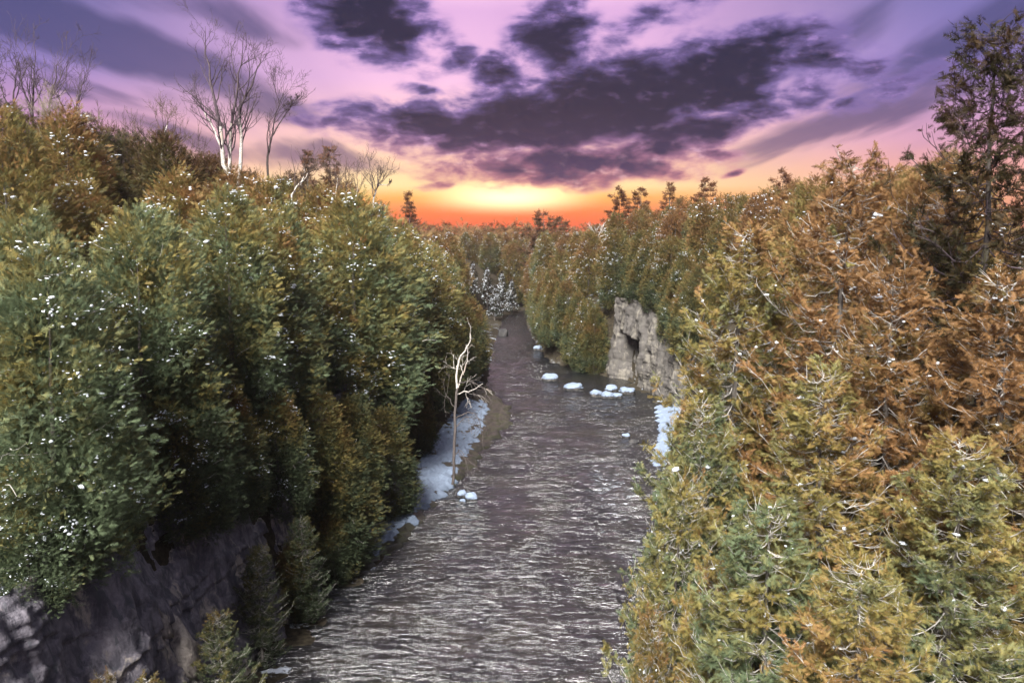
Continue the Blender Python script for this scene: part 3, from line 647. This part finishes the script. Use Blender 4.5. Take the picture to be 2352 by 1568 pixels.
# ---- right bank close to the camera
near = [
    (1690, 500, 30, .95, .62, .95, 0, 'spired golden cedar with bare pale trunk and boughs beside the cliff'),
    (1950, 345, 27, 1.0, .85, .95, 1, 'rust-orange cedar with a ragged leader against the sky'),
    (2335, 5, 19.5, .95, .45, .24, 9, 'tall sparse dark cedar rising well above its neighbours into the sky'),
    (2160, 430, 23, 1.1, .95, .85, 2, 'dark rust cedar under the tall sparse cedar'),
    (1850, 500, 33, 1.0, .74, .95, 3, 'orange-brown cedar behind the spired golden cedar'),
    (2080, 590, 19.5, 1.0, .72, 1.0, 1, 'golden-brown cedar with long arching bare boughs'),
    (2330, 600, 17, 1.0, .72, .9, 0, 'brown cedar with a grey trunk below the tall sparse cedar'),
    (1930, 830, 18.5, 1.0, .72, 1.0, 2, 'orange-tipped cedar with drooping fans overhanging the river bank'),
    (1620, 900, 27, .95, .45, .85, 3, 'olive cedar holding many large snow lumps above the river'),
    (1560, 1080, 24, .85, .48, .85, 1, 'olive cedar leaning out over the riffle'),
    (2230, 980, 15.5, 1.0, .62, .95, 3, 'tan cedar showing tangled bare boughs and a dark gap'),
    (1770, 1130, 18, 1.0, .40, 1.05, 0, 'yellow-green cedar with bare trunk and long pale lower boughs'),
    (1600, 1260, 20.5, .85, .50, .85, 2, 'small olive-brown cedar at the edge of the bank over the water'),
    (1500, 1400, 21.5, .6, .75, .6, 1, 'little dark rust cedar jutting over the river'),
    (2000, 1250, 14.5, .9, .66, 1.0, 2, 'low bronze cedar with pale bough ends between golden cedars'),
    (1700, 780, 34, .95, .60, .85, 1, 'brown-olive cedar below the spired golden cedar'),
]
for i, (px, py, dp, wd, br, lu, k, lb) in enumerate(near):
    x, y, zt = at_px(px, py, dp); z0 = gz(x, y); pr = SPARSE if k == 9 else OPEN[k % 3]
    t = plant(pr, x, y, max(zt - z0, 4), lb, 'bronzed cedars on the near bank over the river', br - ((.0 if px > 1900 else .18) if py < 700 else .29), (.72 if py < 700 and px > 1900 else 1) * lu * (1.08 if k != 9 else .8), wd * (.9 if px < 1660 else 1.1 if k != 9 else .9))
    if k != 9:      # bigger lumps of snow caught on the boughs
        rr = np.random.default_rng(100 + i); V, T = ico()
        n = 16 if 'snow lumps' in lb or 'riffle' in lb else 7
        for c in pr['boughs'][rr.choice(len(pr['boughs']), n, replace=False)]:
            key = rr.integers(0, 5)
            if 'snow_clump%d' % key not in bpy.data.meshes:
                r2 = np.random.default_rng(50 + key); v = V * (1 + .3 * r2.normal(size=(12, 1))) * np.array((.13, .09, .055))
                mesh_tris('snow_clump%d' % key, v, T, M['snow'], smooth=True)
            o = ob('snow_clump', bpy.data.meshes['snow_clump%d' % key], t.children[1], c + np.array((0, 0, .05))); o.rotation_euler.z = rr.uniform(0, 6.28); o.scale = (rr.uniform(.6, 1.4),) * 3

# ---- fill: trees behind, up both slopes, capped by the skyline the ridge has
SKL = ([-400, -100, 100, 300, 420, 560, 700, 790, 860, 960, 1000, 1100, 1150, 1200], [150, 200, 225, 275, 300, 372, 380, 400, 450, 510, 520, 522, 522, 524])
SKR = ([1140, 1240, 1340, 1400, 1500, 1600, 1750, 1900, 2000, 2100, 2500], [524, 524, 515, 485, 455, 445, 410, 395, 385, 345, 300])
def project(x, y, z):
    v = np.array((x, y, z - CAM_Z)); dpt = v[1] * math.cos(PITCH) - v[2] * math.sin(PITCH); up = v[1] * math.sin(PITCH) + v[2] * math.cos(PITCH)
    return 1176 + F * v[0] / dpt, 784 - F * up / dpt, dpt
CAND = []
def fill(side, y0, y1, dy_, d0, d1, dd, Hm, br, lu):
    y = y0
    while y < y1:
        d = d0
        while d < d1:
            yy = y + RNG.uniform(-.4, .4) * dy_; di = d + RNG.uniform(-.4, .4) * dd
            x = float(XL(yy)) - di if side == 'L' else float(XR(yy)) + di
            z0 = gz(x, yy); H = Hm * RNG.uniform(.82, 1.15); d += dd
            if any((x - a) ** 2 + (yy - b) ** 2 < 2.6 ** 2 for a, b, _ in TREES): continue
            px, py, dp = project(x, yy, z0 + H)
            if px < -120 or px > 2480 or dp < 8: continue
            sky = np.interp(px, *(SKL if side == 'L' else SKR))
            if side == 'R' and ((px < 1640 and yy < 88) or (yy < 120 and di < 7.2)): continue
            if side == 'L' and yy < 54 and di < 11.5: continue
            hw = 3.2 / dp * F
            if side == 'L' and yy < 205 and px + hw > 1078: continue
            if side == 'R' and yy < 200 and px - hw < 1198: continue
            while py < sky + RNG.uniform(0, 25) and H > 3: H *= .93; px, py, dp = project(x, yy, z0 + H)
            if H < (3.6 if yy > 190 else 4.5): continue
            b = min(max(br + .15 * RNG.normal(), 0), 1.1); l2 = lu
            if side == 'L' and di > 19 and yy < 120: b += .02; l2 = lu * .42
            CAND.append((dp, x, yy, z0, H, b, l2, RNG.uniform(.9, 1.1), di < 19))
        y += dy_
fill('L', 27, 118, 5.0, 7, 46, 5.2, 13, .48, .76)
fill('L', 112, 262, 6.0, 2.5, 30, 6.0, 14, .50, .62)
fill('R', 86, 215, 5.0, 2.0, 34, 5.4, 14, .55, .68)
fill('R', 36, 92, 6.0, 5, 40, 6.5, 12.5, .7, .78)
# plant only those of which something shows past the trees before them
cov_g = np.zeros((196, 300), bool)                 # 8-unit cells, 24 cells of margin at each side
def cover(x, y, z0, H, r, write):
    px, pt, dp = project(x, y, z0 + H); _, pb, _ = project(x, y, z0); w = r / dp * F
    rows = np.arange(max(int(pt / 8), 0), min(int(pb / 8) + 1, 196)); seen = 0
    for rw in rows:
        f = min(max((rw * 8 + 4 - pt) / max(pb - pt, 1), 0), 1); ww = w * min(1, f ** .62 + .06)
        a, b = max(int((px - ww) / 8) + 3, 0), min(int((px + ww) / 8) + 4, 300)
        if b > a:
            seen += int((~cov_g[rw, a:b]).sum())
            if write: cov_g[rw, a:b] = True
    return seen
for (x, y, H) in sorted(TREES, key=lambda t: t[1]): cover(x, y, gz(x, y), H, 2.3 * max(H / 13, .6), True)
LM = [('the tall birch clump', at_px(525, 430, 70)), ('the thin forked birch', at_px(372, 420, 62)), ('the pale spreading bare tree', at_px(150, 360, 58)), ('the bent white birch', at_px(668, 465, 66)),
      ('the full dark spruce', at_px(755, 335, 112)), ('the lone pointed spruce', at_px(938, 440, 150)), ('the leafless snag', (-4.6, 60.)), ('the snowy bank', (-7., 80.)), ('the end of the snowy bank', (-6., 97.)),
      ('the pale cliff', (15., 102.)), ('the snow-capped boulders', (11., 116.)), ('the lone flat-topped pine', at_px(1250, 486, 190)), ('the broad rounded pine', at_px(1425, 428, 150)), ('the upright pine', at_px(1538, 418, 150)),
      ('the wide rusty pine', at_px(1800, 388, 120)), ('the glowing ridge pine', at_px(1625, 410, 140)), ('the spired golden cedar', at_px(1690, 500, 30)), ('the ragged rust-orange cedar', at_px(1950, 345, 27)), ('the blocky boulder at the bend', (-2., 172.)),
      ('the white broken treetop', at_px(1372, 545, 125)), ('the dark rock face', (-16., 34.)), ('the ridge thicket', at_px(90, 260, 63)), ('the river bend', (4., 205.)), ('the small dark bare tree', at_px(862, 480, 96)), ('the sparse dark cedar', at_px(2335, 5, 19.5))]
kept = 0
for dp, x, yy, z0, H, b, l2, wd, sn in sorted(CAND):
    if cover(x, yy, z0, H, 2.9 * H / 14 + .4, True) < 9: continue
    nm, lp = min(LM, key=lambda l: (l[1][0] - x) ** 2 + (l[1][1] - yy) ** 2)
    ddx, ddy = x - lp[0], yy - lp[1]; dist = math.hypot(ddx, ddy); bank = 1 if x > 0 else -1
    rel = 'close beside' if dist < 5 else ('uphill of' if ddx * bank > abs(ddy) else ('downhill of' if -ddx * bank > abs(ddy) else ('upriver of' if ddy > 0 else 'downriver of')))
    hue = 'green' if b < .3 else 'olive' if b < .45 else 'olive-brown' if b < .55 else 'brown' if b < .65 else 'bronze' if b < .8 else 'rusty'
    lb = '%s %s %s%s cedar %s %s' % ('short' if H < 8 else 'middling' if H < 11 else 'tall' if H < 13.5 else 'towering', 'slim' if wd < .97 else 'broad' if wd > 1.03 else 'full', 'snow-flecked ' if sn else '', hue, rel, nm)
    plant(DENSE[int(RNG.integers(4))], x, yy, H, lb, 'cedars around ' + nm[4:], b, l2, wd, snow=sn); kept += 1
print('fill', len(CAND), kept)

# ---- skyline conifers
for (px, py, dp, pr, br, nm, lb) in [
    (938, 440, 150, SPRUCE[0], .8, 'spruce_tree', 'pointed spruce standing alone on the ridge beside the sunset glow'),
    (755, 335, 112, SPRUCE[1], .5, 'spruce_tree', 'dark full spruce on the ridge near the bent white birch'),
    (705, 345, 110, SPRUCE[1], .5, 'spruce_tree', 'dark blunt spruce next to the full spruce on the ridge'),
    (1250, 486, 190, PINE[0], .5, 'pine_tree', 'flat-topped layered pine alone against the orange sky'),
    (1292, 500, 195, PINE[1], .5, 'pine_tree', 'smaller layered pine beside the lone flat-topped pine'),
    (1425, 428, 150, PINE[0], .8, 'pine_tree', 'broad rounded pine first on the rise above the cliff'),
    (1475, 432, 152, PINE[1], .8, 'pine_tree', 'bushy pine between two taller pines on the rise above the cliff'),
    (1538, 418, 150, SPRUCE[1], .9, 'pine_tree', 'upright pine catching the glow on the rise above the cliff'),
    (1625, 410, 140, PINE[1], .9, 'pine_tree', 'glowing pine further along the ridge from the upright pine'),
    (1800, 388, 120, PINE[0], .9, 'pine_tree', 'wide rusty pine on the ridge behind the golden cedars')]:
    x, y, zt = at_px(px, py, dp); z0 = gz(x, y)
    plant(pr, x, y, max(zt - z0, 6), lb, 'conifers along the skyline', br, .7, 1.0, snow=False, name=nm, cat=nm.split('_')[0])

for (px, py, dp, lb) in [(1085, 600, 176, 'snow-laden spruce leaning in at the river bend beside the dark cedars'), (1118, 612, 186, 'tallest frosted spruce of the group at the river bend'), (1152, 622, 182, 'frosted spruce at the water end of the group by the bend'),
                     (1176, 640, 192, 'small frosted spruce closing the view at the river bend'), (1060, 640, 160, 'snow-laden dark spruce before the group at the river bend'), (1136, 650, 176, 'low frosted spruce in front of the group at the bend')]:
    x, y, zt = at_px(px, py, dp); z0 = gz(x, y)
    t = plant(SPRUCE[0], x, y, max(zt - z0, 6), lb, 'frosted spruces at the river bend', .1, .5, 1.1, snow=False, name='spruce_tree', cat='spruce'); tag(ob('snow', FROST, t.children[1]), kind='stuff')

# ---- far wood on the plateau: one mass
def far_wood():
    rng = np.random.default_rng(77); Vs, ti, hh = [], [], []
    N = 2600; y = 215 + 330 * rng.uniform(0, 1, N) ** 1.6; x = rng.uniform(-1, 1, N) * y * .62
    dl = XL(y) - x; dr = x - XR(y); ok = (np.maximum(dl, dr) > 2) & ((np.maximum(dl, dr) > 26) | (y > 246)); x, y = x[ok], y[ok]
    z0 = ground_z(x, y); H = rng.uniform(4.5, 8.5, len(x))
    lim = CAM_Z + 1.2 + np.clip((np.abs(x) - 15) * .03, 0, 6) + rng.normal(size=len(x)) * .9; H = np.minimum(H, np.maximum(lim - z0, 2.5))
    k = 14; t = rng.uniform(0, 1, (len(x), k)); th = rng.uniform(0, 6.28, (len(x), k)); r = (1.9 * (1 - t) ** .8 + .1) * rng.uniform(.6, 1.1, t.shape)
    Pp = np.stack([x[:, None] + r * np.cos(th), y[:, None] + r * np.sin(th), z0[:, None] + H[:, None] * t], -1).reshape(-1, 3)
    A = np.stack([np.cos(th), np.sin(th), .5 + 0 * th], -1).reshape(-1, 3) + rng.normal(size=(len(Pp), 3)) * .4
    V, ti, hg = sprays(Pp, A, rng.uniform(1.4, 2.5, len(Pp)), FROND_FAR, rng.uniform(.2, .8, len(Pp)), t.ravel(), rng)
    me = crown_mesh('distant_forest', V, ti, hg, Tubes(), M['leaf'], M['twig'])
    o = ob('distant_forest', me); o.color = (.75, .6, 0, 1)
    tag(o, 'far hazy wood filling the valley beyond the river bend', 'forest', None, 'stuff')
far_wood()

# ------------------------------------------------------------------ leafless trees
def grow(p, d, L, r, level, maxl, rng, out, wob=.14, up=.10, kids=(5, 6, 5, 4), ang=(24, 50), taper=.35):
    n = 9 if level == 0 else (6 if level < 3 else 4)
    pts = [np.array(p, float)]; d = unit(np.array(d, float))
    for i in range(n):
        d = unit(d + rng.normal(size=3) * wob * (1 if level else .5) + np.array((0, 0, up))); pts.append(pts[-1] + d * L / n)
    pts = np.array(pts); out.append((pts, np.linspace(r, r * taper, n + 1), level))
    if level >= maxl: return
    for s in rng.uniform(.25 if level else .4, .98, kids[min(level, len(kids) - 1)]):
        i = min(int(s * n), n - 1); q = pts[i] + (pts[i + 1] - pts[i]) * (s * n - i); t = unit(pts[i + 1] - pts[i])
        ax = unit(np.cross(t, rng.normal(size=3))); a = R(rng.uniform(*ang)); nd = t * math.cos(a) + ax * math.sin(a)
        grow(q, nd, L * rng.uniform(.38, .62) * (1.15 - .4 * s), max(r * (1 - .6 * s) * .55, .008), level + 1, maxl, rng, out, wob * 1.15, up, kids, ang, taper)
def bare_tree(name, base, stems, label, cat, group=None, m_trunk='birch', m_limb='darktwig', white_to=.35, seed=1, maxl=4, rmin=.011, kids=(6, 6, 5, 4)):
    """stems: (polyline world pts, radius).  the trunk is split from each limb and its twigs"""
    base = np.array(base, float); t = thing(name, tuple(base), label, cat, group); rng = np.random.default_rng(seed)
    for pts, r in stems:
        pts = np.array(pts, float) - base; s = np.linspace(0, len(pts) - 1, 16); i = np.minimum(s.astype(int), len(pts) - 2); f = (s - i)[:, None]
        P = pts[i] * (1 - f) + pts[i + 1] * f; P[1:-1] = (P[:-2] + 2 * P[1:-1] + P[2:]) / 4; P[1:] += rng.normal(size=(15, 3)) * r * .35
        rad = np.maximum(r * (1 - np.linspace(0, 1, 16)) ** .75, rmin * 1.2); cut = max(2, int(16 * white_to))
        T = Tubes(); T.add(P[:cut + 1], rad[:cut + 1], 7); tr = ob('trunk', T.mesh('trunk', M[m_trunk]), t)
        T = Tubes(); T.add(P[cut:], rad[cut:], 5)
        tot = np.linalg.norm(P[-1] - P[0])
        for k in range(kids[0] * 2):
            u = rng.uniform(.35, .97); j = min(int(u * 15), 14); q = P[j] + (P[j + 1] - P[j]) * (u * 15 - j); tg = unit(P[j + 1] - P[j]); ax = unit(np.cross(tg, rng.normal(size=3)))
            a = R(rng.uniform(22, 48)); out = []
            grow(q, tg * math.cos(a) + ax * math.sin(a), tot * rng.uniform(.12, .26) * (1.25 - .6 * u), max(rad[j] * .5, rmin), 1, maxl, rng, out, .16, .11, kids)
            for pp, rr_, lv in out: T.add(pp, np.maximum(rr_, rmin * (.75 if lv > 2 else 1)), 4 if lv < 2 else 3)
        ob('limb', T.mesh('limb', M[m_limb]), tr)
    return t
def W3(px, py, dp): return at_px(px, py, dp)
def stem(pxs, dp, ground_first=True, r=.14):
    pts = [W3(px, py, dp + o) for px, py, o in pxs]
    x, y, z = pts[0]
    if ground_first: pts = [(x, y, gz(x, y) - .2)] + pts
    return pts, r
b0 = W3(525, 430, 70); bz = gz(b0[0], b0[1])
bare_tree('birch_tree', (b0[0], b0[1], bz), [
    stem([(518, 425, 0), (512, 350, 0), (498, 260, 0), (478, 150, .5), (474, 62, 1)], 70, r=.26), stem([(522, 420, .3), (530, 300, 0), (545, 190, -.5), (560, 90, -1)], 70, r=.22),
    stem([(545, 430, 0), (556, 330, .6), (548, 250, 1), (590, 175, 1.5), (600, 130, 2)], 70, r=.22), stem([(512, 350, 0), (490, 290, .5), (455, 235, 1), (440, 165, 1.5)], 70, False, r=.10)],
    'tall leafless birch clump with white lower trunks towering over the cedars', 'birch', None, seed=3, white_to=.52, maxl=4, kids=(6, 4, 3, 2))
b1 = W3(615, 420, 74); bare_tree('birch_tree', (b1[0], b1[1], gz(b1[0], b1[1])), [stem([(612, 400, 0), (620, 330, 0), (634, 260, 0), (664, 190, 0)], 74, r=.14), stem([(622, 320, 0), (650, 270, .5), (690, 215, .5)], 74, False, r=.07)],
    'slender dark leafless tree leaning beside the tall birch clump', 'bare tree', None, 'snag', seed=5, white_to=.5, maxl=4, kids=(5, 5, 4, 3))
b2 = W3(372, 420, 62); bare_tree('birch_tree', (b2[0], b2[1], gz(b2[0], b2[1])), [stem([(372, 400, 0), (373, 355, 0), (382, 300, 0), (386, 250, 0)], 62, r=.13), stem([(372, 375, 0), (358, 362, 0), (340, 345, .5)], 62, False, r=.06)],
    'thin white birch with one low forked limb, shorter than the birch clump', 'birch', None, 'birch', 'browntwig', seed=8, white_to=.8, maxl=3)
b3 = W3(150, 360, 58); bare_tree('bare_tree', (b3[0], b3[1], gz(b3[0], b3[1])), [stem([(150, 345, 0), (142, 300, 0), (132, 255, 0)], 58, r=.14), stem([(140, 300, 0), (190, 290, .5), (235, 270, 1)], 58, False, r=.07), stem([(152, 330, 0), (190, 330, .5), (215, 345, 1)], 58, False, r=.05)],
    'pale spreading leafless tree with a white broken trunk foot', 'bare tree', None, 'birch', 'tantwig', seed=9, white_to=.6, maxl=4, kids=(7, 6, 4, 3))
b4 = W3(665, 465, 66); bare_tree('birch_tree', (b4[0], b4[1], gz(b4[0], b4[1])), [stem([(668, 455, 0), (680, 430, 0), (705, 405, 0), (720, 370, 0)], 66, r=.12), stem([(690, 425, 0), (700, 400, .3), (698, 375, .3)], 66, False, r=.06)],
    'bent white birch leaning across the russet cedar', 'birch', None, 'birch', 'browntwig', seed=12, white_to=.8, maxl=2)
b5 = W3(862, 480, 96); bare_tree('bare_tree', (b5[0], b5[1], gz(b5[0], b5[1])), [stem([(856, 470, 0), (862, 440, 0), (870, 420, 0), (866, 385, 0)], 96, r=.14), stem([(868, 425, 0), (890, 425, 0), (900, 412, 0)], 96, False, r=.06)],
    'small dark leafless tree on the ridge between the spruces', 'bare tree', None, 'twig', 'darktwig', seed=13, white_to=.5, maxl=3)
for k, (px, py, dp, hh_) in enumerate([(790, 460, 90, 60), (815, 470, 92, 70), (770, 455, 88, 75)]):
    b = W3(px, py, dp); bare_tree('birch_tree', (b[0], b[1], gz(b[0], b[1])), [stem([(px, py, 0), (px + 6, py - hh_ / 2, 0), (px + 14 - 9 * k, py - hh_, 0)], dp, r=.09)],
        'slim pale birch on the ridge below the full spruce', 'birch', 'slim birches on the ridge', 'birch', 'browntwig', seed=20 + k, white_to=.7, maxl=2)
for k, (px, py, dp, hh_, sp) in enumerate([(30, 260, 62, 120, 20), (75, 270, 64, 185, 15), (110, 270, 62, 150, 60), (165, 290, 66, 130, 70), (-20, 250, 60, 110, 50)]):
    b = W3(px, py, dp); bare_tree('bare_tree', (b[0], b[1], gz(b[0], b[1])), [stem([(px, py, 0), (px + sp * .2, py - hh_ * .5, 0), (px + sp * .5, py - hh_, 0)], dp, r=.12), stem([(px, py, 0), (px - 25, py - hh_ * .4, .5), (px - 30 - sp * .3, py - hh_ * .8, .5)], dp, False, r=.08)],
        'dark leafless tree in the thicket at the top of the ridge', 'bare tree', 'leafless trees in the ridge thicket', 'darktwig', 'darktwig', seed=30 + k, white_to=.4, maxl=3, kids=(5, 4, 4, 3))
# twiggy shrubs on the ridge line and one pale shrub among the cedars
def shrub_mesh(seed, m_):
    rng = np.random.default_rng(seed); T = Tubes()
    for k in range(9):
        a = rng.uniform(0, 6.28); out = []; grow((.15 * math.cos(a), .15 * math.sin(a), -.2), (math.cos(a) * .45, math.sin(a) * .45, 1), rng.uniform(2.4, 3.8), .022, 1, 4, rng, out, .13, .04, (6, 7, 6, 3), (26, 58))
        for pp, rr_, lv in out: T.add(pp, np.maximum(rr_, .0055), 3)
    return T.mesh('stem', M[m_])
SH = [shrub_mesh(1, 'browntwig'), shrub_mesh(2, 'browntwig')]; SHP = shrub_mesh(3, 'tantwig')
for k, (px, py, dp) in enumerate([(215, 215, 66), (262, 228, 68), (310, 235, 70), (350, 255, 72), (405, 268, 74), (440, 300, 76), (290, 260, 62), (575, 345, 84), (640, 365, 88), (840, 440, 110), (880, 460, 118)]):
    x, y, zt = W3(px, py, dp); z0 = gz(x, y); t = thing('bare_shrub', (x, y, z0 - .1), ('brown twiggy leafless shrub on the ridge between the thicket and the thin forked birch' if px < 360 else 'brown twiggy leafless shrub on the ridge beside the tall birch clump' if px < 700 else 'brown twiggy leafless shrub on the ridge near the small dark bare tree'), 'shrub', 'leafless shrubs on the ridge line', RNG.uniform(0, 6))
    s = max(zt - z0, 2) / 4.6; t.scale = (max(s * .6, .7), max(s * .6, .7), s); ob('stem', SH[k % 2], t)
x, y, zt = W3(115, 385, 37); z0 = gz(x, y); t = thing('bare_shrub', (x, y, z0 - .1), 'pale leafless tangle of fine twigs among the olive cedars', 'shrub'); s = (zt - z0) / 4.6; t.scale = (s * .62, s * .62, s); ob('stem', SHP, t)

# ---- the leafless snag on the snowy bank
s0 = W3(1040, 1105, 62.5); s0 = (s0[0], s0[1], .55)
D0 = 62.5
def snag():
    t = thing('dead_tree', s0, 'leafless snag with dark trunk and whitened forked top on the snowy bank', 'dead tree'); rng = np.random.default_rng(44)
    L = lambda pl: np.array([W3(a, b, D0 + o) for a, b, o in pl]) - np.array(s0)
    def tube(pl, r0, r1, nm, m_, sd=6, twigs=0):
        P = L(pl); n = 14; s = np.linspace(0, len(P) - 1, n); i = np.minimum(s.astype(int), len(P) - 2); f = (s - i)[:, None]; Q = P[i] * (1 - f) + P[i + 1] * f
        Q[1:-1] = (Q[:-2] + 2 * Q[1:-1] + Q[2:]) / 4; Q[1:] += rng.normal(size=(n - 1, 3)) * .035
        T = Tubes(); T.add(Q, np.linspace(r0, r1, n), sd)
        for k in range(twigs):
            j = rng.integers(3, n - 1); tg = unit(Q[j] - Q[j - 1]); ax = unit(np.cross(tg, rng.normal(size=3))); out = []
            grow(Q[j], tg * .7 + ax * .7 + np.array((0, 0, -.25)), rng.uniform(.7, 1.8), .018, 2, 3, rng, out, .2, -.02, (4, 4, 4))
            for pp, rr_, lv in out: T.add(pp, np.maximum(rr_, .010), 3)
        ob(nm, T.mesh(nm, M[m_]), t)
    tube([(1040, 1112, 0), (1044, 1030, 0), (1046, 950, 0), (1050, 890, 0)], .12, .095, 'trunk', 'snag', 8)
    tube([(1050, 892, 0), (1047, 870, 0), (1052, 830, .2), (1064, 810, .3), (1084, 785, .5), (1080, 765, .6)], .095, .035, 'limb', 'birch', 6, 5)
    tube([(1064, 860, .3), (1058, 835, .3), (1040, 850, .3), (1042, 815, .4)], .05, .02, 'limb', 'birch', 5, 2)
    tube([(1052, 890, 0), (1068, 850, -.3), (1076, 815, -.4), (1070, 790, -.4)], .07, .02, 'limb', 'birch', 5, 3)
    tube([(1052, 905, 0), (1068, 900, -.6), (1090, 895, -1), (1108, 880, -1.2)], .06, .02, 'limb', 'birch', 5, 4)
    tube([(1052, 880, 0), (1080, 875, -.6), (1110, 890, -1.4), (1128, 925, -2)], .05, .012, 'limb', 'snag', 5, 7)
    tube([(1048, 960, 0), (1070, 945, -.6), (1095, 950, -1.2), (1108, 1000, -1.4), (1112, 1040, -1.4)], .05, .012, 'limb', 'snag', 5, 8)
    tube([(1046, 985, 0), (1062, 960, .4), (1085, 955, .8), (1100, 985, 1)], .045, .012, 'limb', 'snag', 5, 7)
    tube([(1043, 1050, 0), (1055, 1030, -.4), (1066, 1045, -.8), (1072, 1075, -1)], .035, .01, 'limb', 'snag', 5, 5)
    tube([(1046, 940, 0), (1030, 915, .4), (1024, 905, .6), (1020, 925, .8)], .035, .01, 'limb', 'snag', 5, 4)
snag()
for (px, py, dp, sc_, lb) in [(1372, 545, 125, .55, 'white broken treetop with splayed dead boughs above the pale cliff')]:
    x, y, z = W3(px, py, dp); t = thing('dead_tree', (x, y, gz(x, y)), lb, 'dead tree'); rng = np.random.default_rng(int(px)); T = Tubes(); h = z - gz(x, y)
    T.add([(0, 0, -.2), (.1, 0, h * .5), (0, 0, h)], [.12, .1, .07], 6); ob('trunk', T.mesh('trunk', M['twig']), t)
    for k in range(7):
        a = k * .9; T = Tubes(); out = []; grow((0, 0, h), (math.cos(a) * .8, math.sin(a) * .6, rng.uniform(.1, 1.2)), rng.uniform(1.6, 3.0), .06, 2, 3, rng, out, .12, .02, (3, 3, 3))
        for pp, rr_, lv in out: T.add(pp, np.maximum(rr_, .03), 4)
        ob('limb', T.mesh('limb', M['twig']), t)

# ------------------------------------------------------------------ boulders with snow caps
def boulder(px, py, wpx, hpx, label, seed, cap=True, group=None):
    d = ray(px, py + hpx / 2); tt = (CAM_Z - .0) / -d[2]; x, y = d[0] * tt, d[1] * tt
    w = .86 * wpx / F * tt / 2; h = .8 * hpx / F * tt / math.cos(math.atan2(-d[2], d[1])) 
    rng = np.random.default_rng(seed); nu, nv = 26, 16
    th = np.linspace(0, 2 * math.pi, nu, endpoint=False); ph = np.linspace(-math.pi / 2, math.pi / 2, nv); TH, PH = np.meshgrid(th, ph, indexing='ij')
    S = np.stack([np.cos(TH) * np.cos(PH), np.sin(TH) * np.cos(PH), np.sin(PH)], -1)
    S = np.sign(S) * np.abs(S) ** .82
    rr = 1 + .30 * pnoise(S * 1.3 + seed * 3.7) + .12 * pnoise(S * 3.5 + seed)
    V = S * rr[..., None] * np.array((w, w * rng.uniform(.65, .9), h * .62))
    Q = []
    for i in range(nu):
        for j in range(nv - 1): a, b = i * nv + j, ((i + 1) % nu) * nv + j; Q.append((a, b, b + 1, a + 1))
    t = thing('boulder', (x, y, h * .10), label, 'boulder', group)
    ob('stone', mesh_tris('stone', V.reshape(-1, 3), [], M['boulder'], quads=Q, smooth=True), t)
    if cap:
        top = V.copy(); lim = .24 * h
        cz_ = np.where(top[..., 2] > lim, 1, 0)
        W_ = top * np.array((1.05, 1.05, 1.0)); W_[..., 2] = np.where(cz_ == 1, top[..., 2] + .05 + .07 * h, np.maximum(top[..., 2], lim - .02 + .05 * pnoise(S * 4 + seed)) * 1.0)
        low_ = top[..., 2] <= lim; W_[low_] = W_[low_] * np.array((.93, .93, 1))
        ob('snow_cap', mesh_tris('snow_cap', W_.reshape(-1, 3), [], M['shadesnow'], quads=Q, smooth=True), t)
boulder(1262, 862, 40, 24, 'snow-capped boulder standing alone upstream of the flat boulder in the pool', 1)
boulder(1317, 883, 52, 24, 'flat-topped long boulder under snow in the middle of the dark pool', 2)
boulder(1368, 899, 30, 22, 'snowy boulder at the outer end of the cluster by the cliff', 3)
boulder(1395, 903, 36, 18, 'low snowy boulder in front of the cluster by the cliff', 4)
boulder(1404, 888, 34, 22, 'tallest snowy boulder in the cluster by the cliff', 5)
boulder(1418, 905, 26, 16, 'small snowy boulder within the cluster by the cliff', 6)
boulder(1440, 893, 42, 20, 'broad dark boulder with snow next to the cliff foot', 7)
boulder(1083, 1137, 30, 24, 'rounded snow-capped boulder at the tip of the snowy bank', 8)
boulder(1062, 1130, 24, 20, 'boulder half buried in snow beside the rounded boulder', 9)
boulder(1063, 1148, 14, 9, 'tiny snowy stone in front of the rounded boulder', 10)
boulder(1438, 998, 20, 12, 'small white-capped stone in the shallows under the golden cedars', 11)
boulder(1455, 1010, 26, 12, 'dark bare stone in the shallows under the golden cedars', 12, False)
boulder(1156, 756, 26, 30, 'dark blocky boulder at the river bend', 13, False)
boulder(1235, 796, 22, 14, 'snow-covered stone on the bank upriver of the pool', 14)

# ------------------------------------------------------------------ haze
hv = np.array([(x, y, z) for x in (-950, 950) for y in (-350, 950) for z in (-4.0, 48.0)])
hq = [(0, 1, 3, 2), (4, 6, 7, 5), (0, 4, 5, 1), (2, 3, 7, 6), (0, 2, 6, 4), (1, 5, 7, 3)]
hm, q, out = mat('haze_air'); pv = q.new('ShaderNodeVolumePrincipled'); pv.inputs['Color'].default_value = (1, .93, .88, 1); pv.inputs['Density'].default_value = .0005; pv.inputs['Anisotropy'].default_value = .8
q.l.new(pv.outputs[0], out.inputs['Volume'])
tag(ob('haze', mesh_tris('haze', hv, [], hm, quads=hq)), kind='stuff')
print('objects', len(bpy.data.objects), 'tris', sum(len(m.loops) - 2 * len(m.polygons) for m in bpy.data.meshes))
